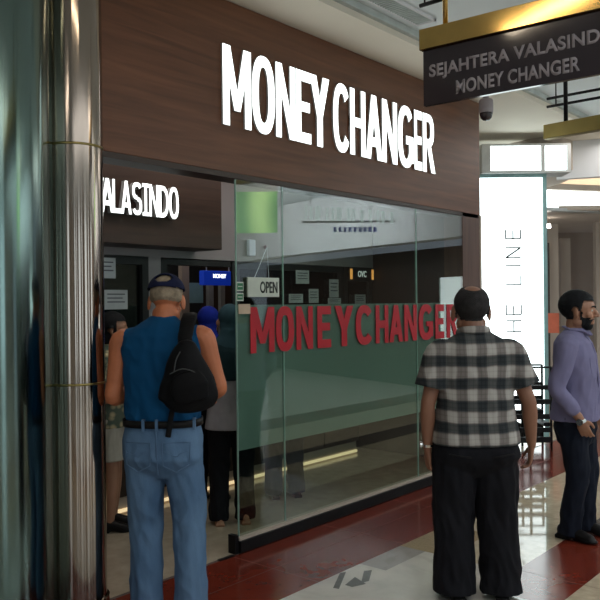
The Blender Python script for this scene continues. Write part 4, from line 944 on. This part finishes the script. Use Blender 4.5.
# man in lavender shirt, in profile at right
T = torso(1.66, 0, [(.80, .192, .155, .0, 2.4), (.88, .188, .15, .005, 2.4), (1.0, .178, .142, .015, 2.4), (1.12, .182, .14, .01, 2.3), (1.24, .196, .135, 0, 2.3), (1.32, .192, .118, -.01, 2.2), (1.365, .155, .09, -.015, 2.1), (1.40, .09, .068, .0, 2), (1.42, .066, .06, .01, 2)])
def hair_full(p):
    ax = abs(p.x)
    if ax > .079 and p.z < .03: return -1
    if p.z > .055: f = min(p.z-.025, .085-p.y)      # forehead hairline
    elif p.z > -.0: f = .020+.25*p.z-p.y                      # temple
    else: f = min(-.022-p.y, p.z+.055)                # nape, behind the ears
    if -.06 < p.z <= 0 and .014 < p.y < .03 and ax > .05: f = max(f, min(p.y-.014, .03-p.y)+.004)   # sideburn
    return f
def beardf(p):
    if p.y < .022 or p.z < -.125: return -1
    f = min(-.048-p.z+(.012 if abs(p.x) > .045 else 0), .2); f = min(f, p.y-.022, .2)
    if abs(p.x) < .022 and -.078 < p.z < -.055: f = -1
    return f
S3 = dict(h=1.655, head=(.0, .03), hscale=1.12, yaw=.1, pitch=-.04, torso=T, sw=.19, sz=1.345, skin=M['skin_mid'], hair=(hair_full, .014, M['hair_black']), beard=(beardf, .002, M['hair_black']), eyes=True,
    armL=((-.205, 0, 1.305), (-.27, -.03, 1.03), (-.24, .1, .84), (.1, .3, -1), (1, 0, 0)), armR=((.205, 0, 1.305), (.262, -.055, 1.03), (.215, .075, .83), (-.25, .35, -1), (-1, 0, 0)),
    legL=((-.09, .01, .80), (-.1, .05, .44), (-.11, .03, .07)), legR=((.09, 0, .80), (.09, .03, .44), (.08, -.03, .07)), top=M['lavender'], sleeve=1.72, wr=.008, tz=((.85, .08, .8), (1.1, .1, .4)), slk=1.02,
    pants=M['trouser_navy'], waist=.93, pelvis=[(0, 0, .64, .14, .11, 2.4), (0, 0, .74, .175, .135, 2.4), (0, 0, .82, .168, .13, 2.4), (0, 0, .92, .155, .115, 2.4)], pr=(.095, .09, .076, .07, .072), shoe=M['leather'], footL=-.1, footR=-.25)
r3, body3, HM3 = person('person in a lavender long-sleeved shirt and dark trousers standing in profile at the right edge', place(574, 5.2), A-PI-.55, S3)
bm = bmesh.new(); bmesh.ops.create_cone(bm, segments=24, radius1=.033, radius2=.033, depth=.02, cap_ends=True, matrix=Matrix.Translation((.212, .083, .815)) @ Euler((.5, .2, 0)).to_matrix().to_4x4()); cyl(bm, (.24, .08, .815), (.252, .078, .815), .022); obj('wristwatch', bm, M['steel'], r3)
bm = bmesh.new(); tube(bm, [(-.07, .0, 1.405), (-.055, .065, 1.40), (-.015, .098, 1.375)], [(.009, .02)]*3, side=(0, 0, 1)); tube(bm, [(.07, .0, 1.405), (.055, .065, 1.40), (.015, .098, 1.375)], [(.009, .02)]*3, side=(0, 0, 1)); tube(bm, [(-.07, 0, 1.405), (0, -.062, 1.425), (.07, 0, 1.405)], [(.009, .02)]*3, side=(0, 0, 1)); obj('collar', bm, M['lavender'], r3, smooth=True)
bm = bmesh.new(); tube(bm, [(0, .07, 1.37), (0, .128, 1.28), (0, .152, 1.1), (0, .158, .95), (0, .146, .82)], [(.014, .003)]*5, side=(1, 0, 0)); obj('button_placket', bm, M['lavender'], r3, smooth=True)
bm = bmesh.new(); tube(bm, [(.05, .126, 1.22), (.11, .122, 1.22), (.11, .13, 1.12), (.08, .138, 1.105), (.05, .14, 1.12), (.05, .126, 1.22)], [.0025]*6, seg=6); obj('chest_pocket', bm, M['lavender'], r3, smooth=True)

# people inside the shop
def simple(label, px, t, yaw, h, skin, top, pants, shoe, sleeve=1.8, hem=.85, short=None, hijab=None, hair=None, head_yaw=0, long=0, topname='shirt', wr=.007, arm_fwd=.2, w=1.0, pantsname='trousers', over=None):
    T = torso(h, 0, [(hem, .185*w+long, .125+long, 0, 2.2), (hem+.12, .178*w+long*.5, .13, 0, 2.2), (.66*h, .165*w, .125, 0, 2.2), (.75*h, .178*w, .125, 0, 2.2), (.79*h, .172*w, .11, -.008, 2.2), (.82*h, .14*w, .085, -.01, 2.1), (.845*h, .085, .065, 0, 2), (.855*h, .06, .056, .01, 2)])
    s = dict(h=h, torso=T, sz=.81*h, skin=skin, sleeve=sleeve, top=top, topname=topname, wr=wr, yaw=head_yaw, armk=.85, slk=.95, voxel=.007,
        armL=((-.18, 0, .785*h), (-.23, -.02, .62*h), (-.14, arm_fwd, .60*h), (.3, 1, 0), (0, 0, -1)), armR=((.18, 0, .785*h), (.23, -.02, .62*h), (.14, arm_fwd, .60*h), (-.3, 1, 0), (0, 0, -1)),
        legL=((-.085, 0, .49*h), (-.09, .02, .27*h), (-.095, 0, .06)), legR=((.085, 0, .49*h), (.09, .02, .27*h), (.095, 0, .06)),
        pants=pants, pantsname=pantsname, waist=.58*h, pelvis=[(0, 0, .42*h, .14, .1, 2.3), (0, 0, .48*h, .165, .12, 2.3), (0, 0, .57*h, .15, .115, 2.3)], pr=(.09, .088, .075, .07, .072), shoe=shoe, fk=.9)
    if short: s['short'] = short
    if hair: s['hair'] = hair
    r, b, HM = person(label, place(px, t), yaw, s)
    if over:
        bm = bmesh.new(); loft(bm, [(0, 0, z, rx+.016, ry+.016, n) for (_, _, z, rx, ry, n) in [(0, 0, .66*h, .168*w, .125, 2.2)]+T[3:-1]])
        for a_ in ('armL', 'armR'):
            S_, E_, W_ = map(Vector, s[a_][:3]); tube(bm, [S_, S_.lerp(E_, .5), E_, E_.lerp(W_, .6)], [.072, .07, .066, .055])
        mobj('cardigan', bake(bm, .008, 4, cloth_noise(.009, 10, 5, 6)), over, r)
    if hijab:
        bm = bmesh.new(); ell(bm, (0, -.008, .036), (.086, .104, .094)); ell(bm, (0, -.02, -.03), (.078, .075, .08)); bmesh.ops.transform(bm, matrix=HM, verts=bm.verts)
        loft(bm, [(0, 0, .80*h, .165, .115, 2), (0, 0, .83*h, .125, .1, 2), (0, 0, .86*h, .085, .085, 2), (0, 0, .89*h, .07, .08, 2)]); mobj('headscarf', bake(bm, .008, 6, cloth_noise(.005, 10, 6, 4)), hijab, r)
    return r
def hair_long(p): return min(.03-p.y if p.z < .05 else .085-p.y, p.z+.11) if not (abs(p.x) > .079 and p.z < .0) else -1
simple('person in a floral shirt, pale shorts and dark sandals standing half behind the steel column', 109, 5.5, RV-1.45, 1.555, M['skin_mid'], M['floral'], M['shorts'], M['leather'], sleeve=.6, short=.75, hem=.74, hair=(hair_long, .012, M['hair_black']), topname='floral_shirt', w=.95, pantsname='shorts')
simple('person in a royal blue headscarf and yellow and blue printed top inside the shop', 207, 6.2, RV-.35, 1.585, M['skin_mid'], M['print_yellow'], M['trouser_black'], M['leather'], hijab=M['hijab_blue'], w=.8, wr=.004)
simple('person in a slate headscarf, dark teal cardigan and pale grey blouse nearest the glass edge', 230, 5.6, RV+.2, 1.60, M['skin_mid'], M['blouse_grey'], M['trouser_black'], M['peach'], hijab=M['hijab_teal'], w=.9, topname='blouse', hem=.70, long=.03, over=M['teal_knit'])
simple('person in dark clothes standing behind the frosted glass below the red O', 283, 6.35, RV+.3, 1.55, M['skin_mid'], M['teal_knit'], M['trouser_navy'], M['leather'], hair=(hair_long, .012, M['hair_black']), w=.9)

# =================================================================== CAMERA, WORLD
cam = bpy.data.cameras.new('camera'); co = bpy.data.objects.new('camera', cam); COL.objects.link(co)
cam.sensor_fit = 'HORIZONTAL'; cam.sensor_width = 36; cam.lens = F/600*36; cam.shift_y = (CY-300)/600; cam.clip_start = .05
Rm = Matrix((rt, up, -fw)).transposed(); co.matrix_world = Matrix.Translation((0, 0, H)) @ Rm.to_4x4()
bpy.context.scene.camera = co
w = bpy.data.worlds.new('world'); w.use_nodes = True; w.node_tree.nodes['Background'].inputs[0].default_value = (.75, .85, 1, 1); w.node_tree.nodes['Background'].inputs[1].default_value = .5
bpy.context.scene.world = w
vs = bpy.context.scene.view_settings; vs.view_transform = 'Standard'; vs.look = 'None'; vs.exposure = 0; vs.gamma = 1; vs.use_curve_mapping = False
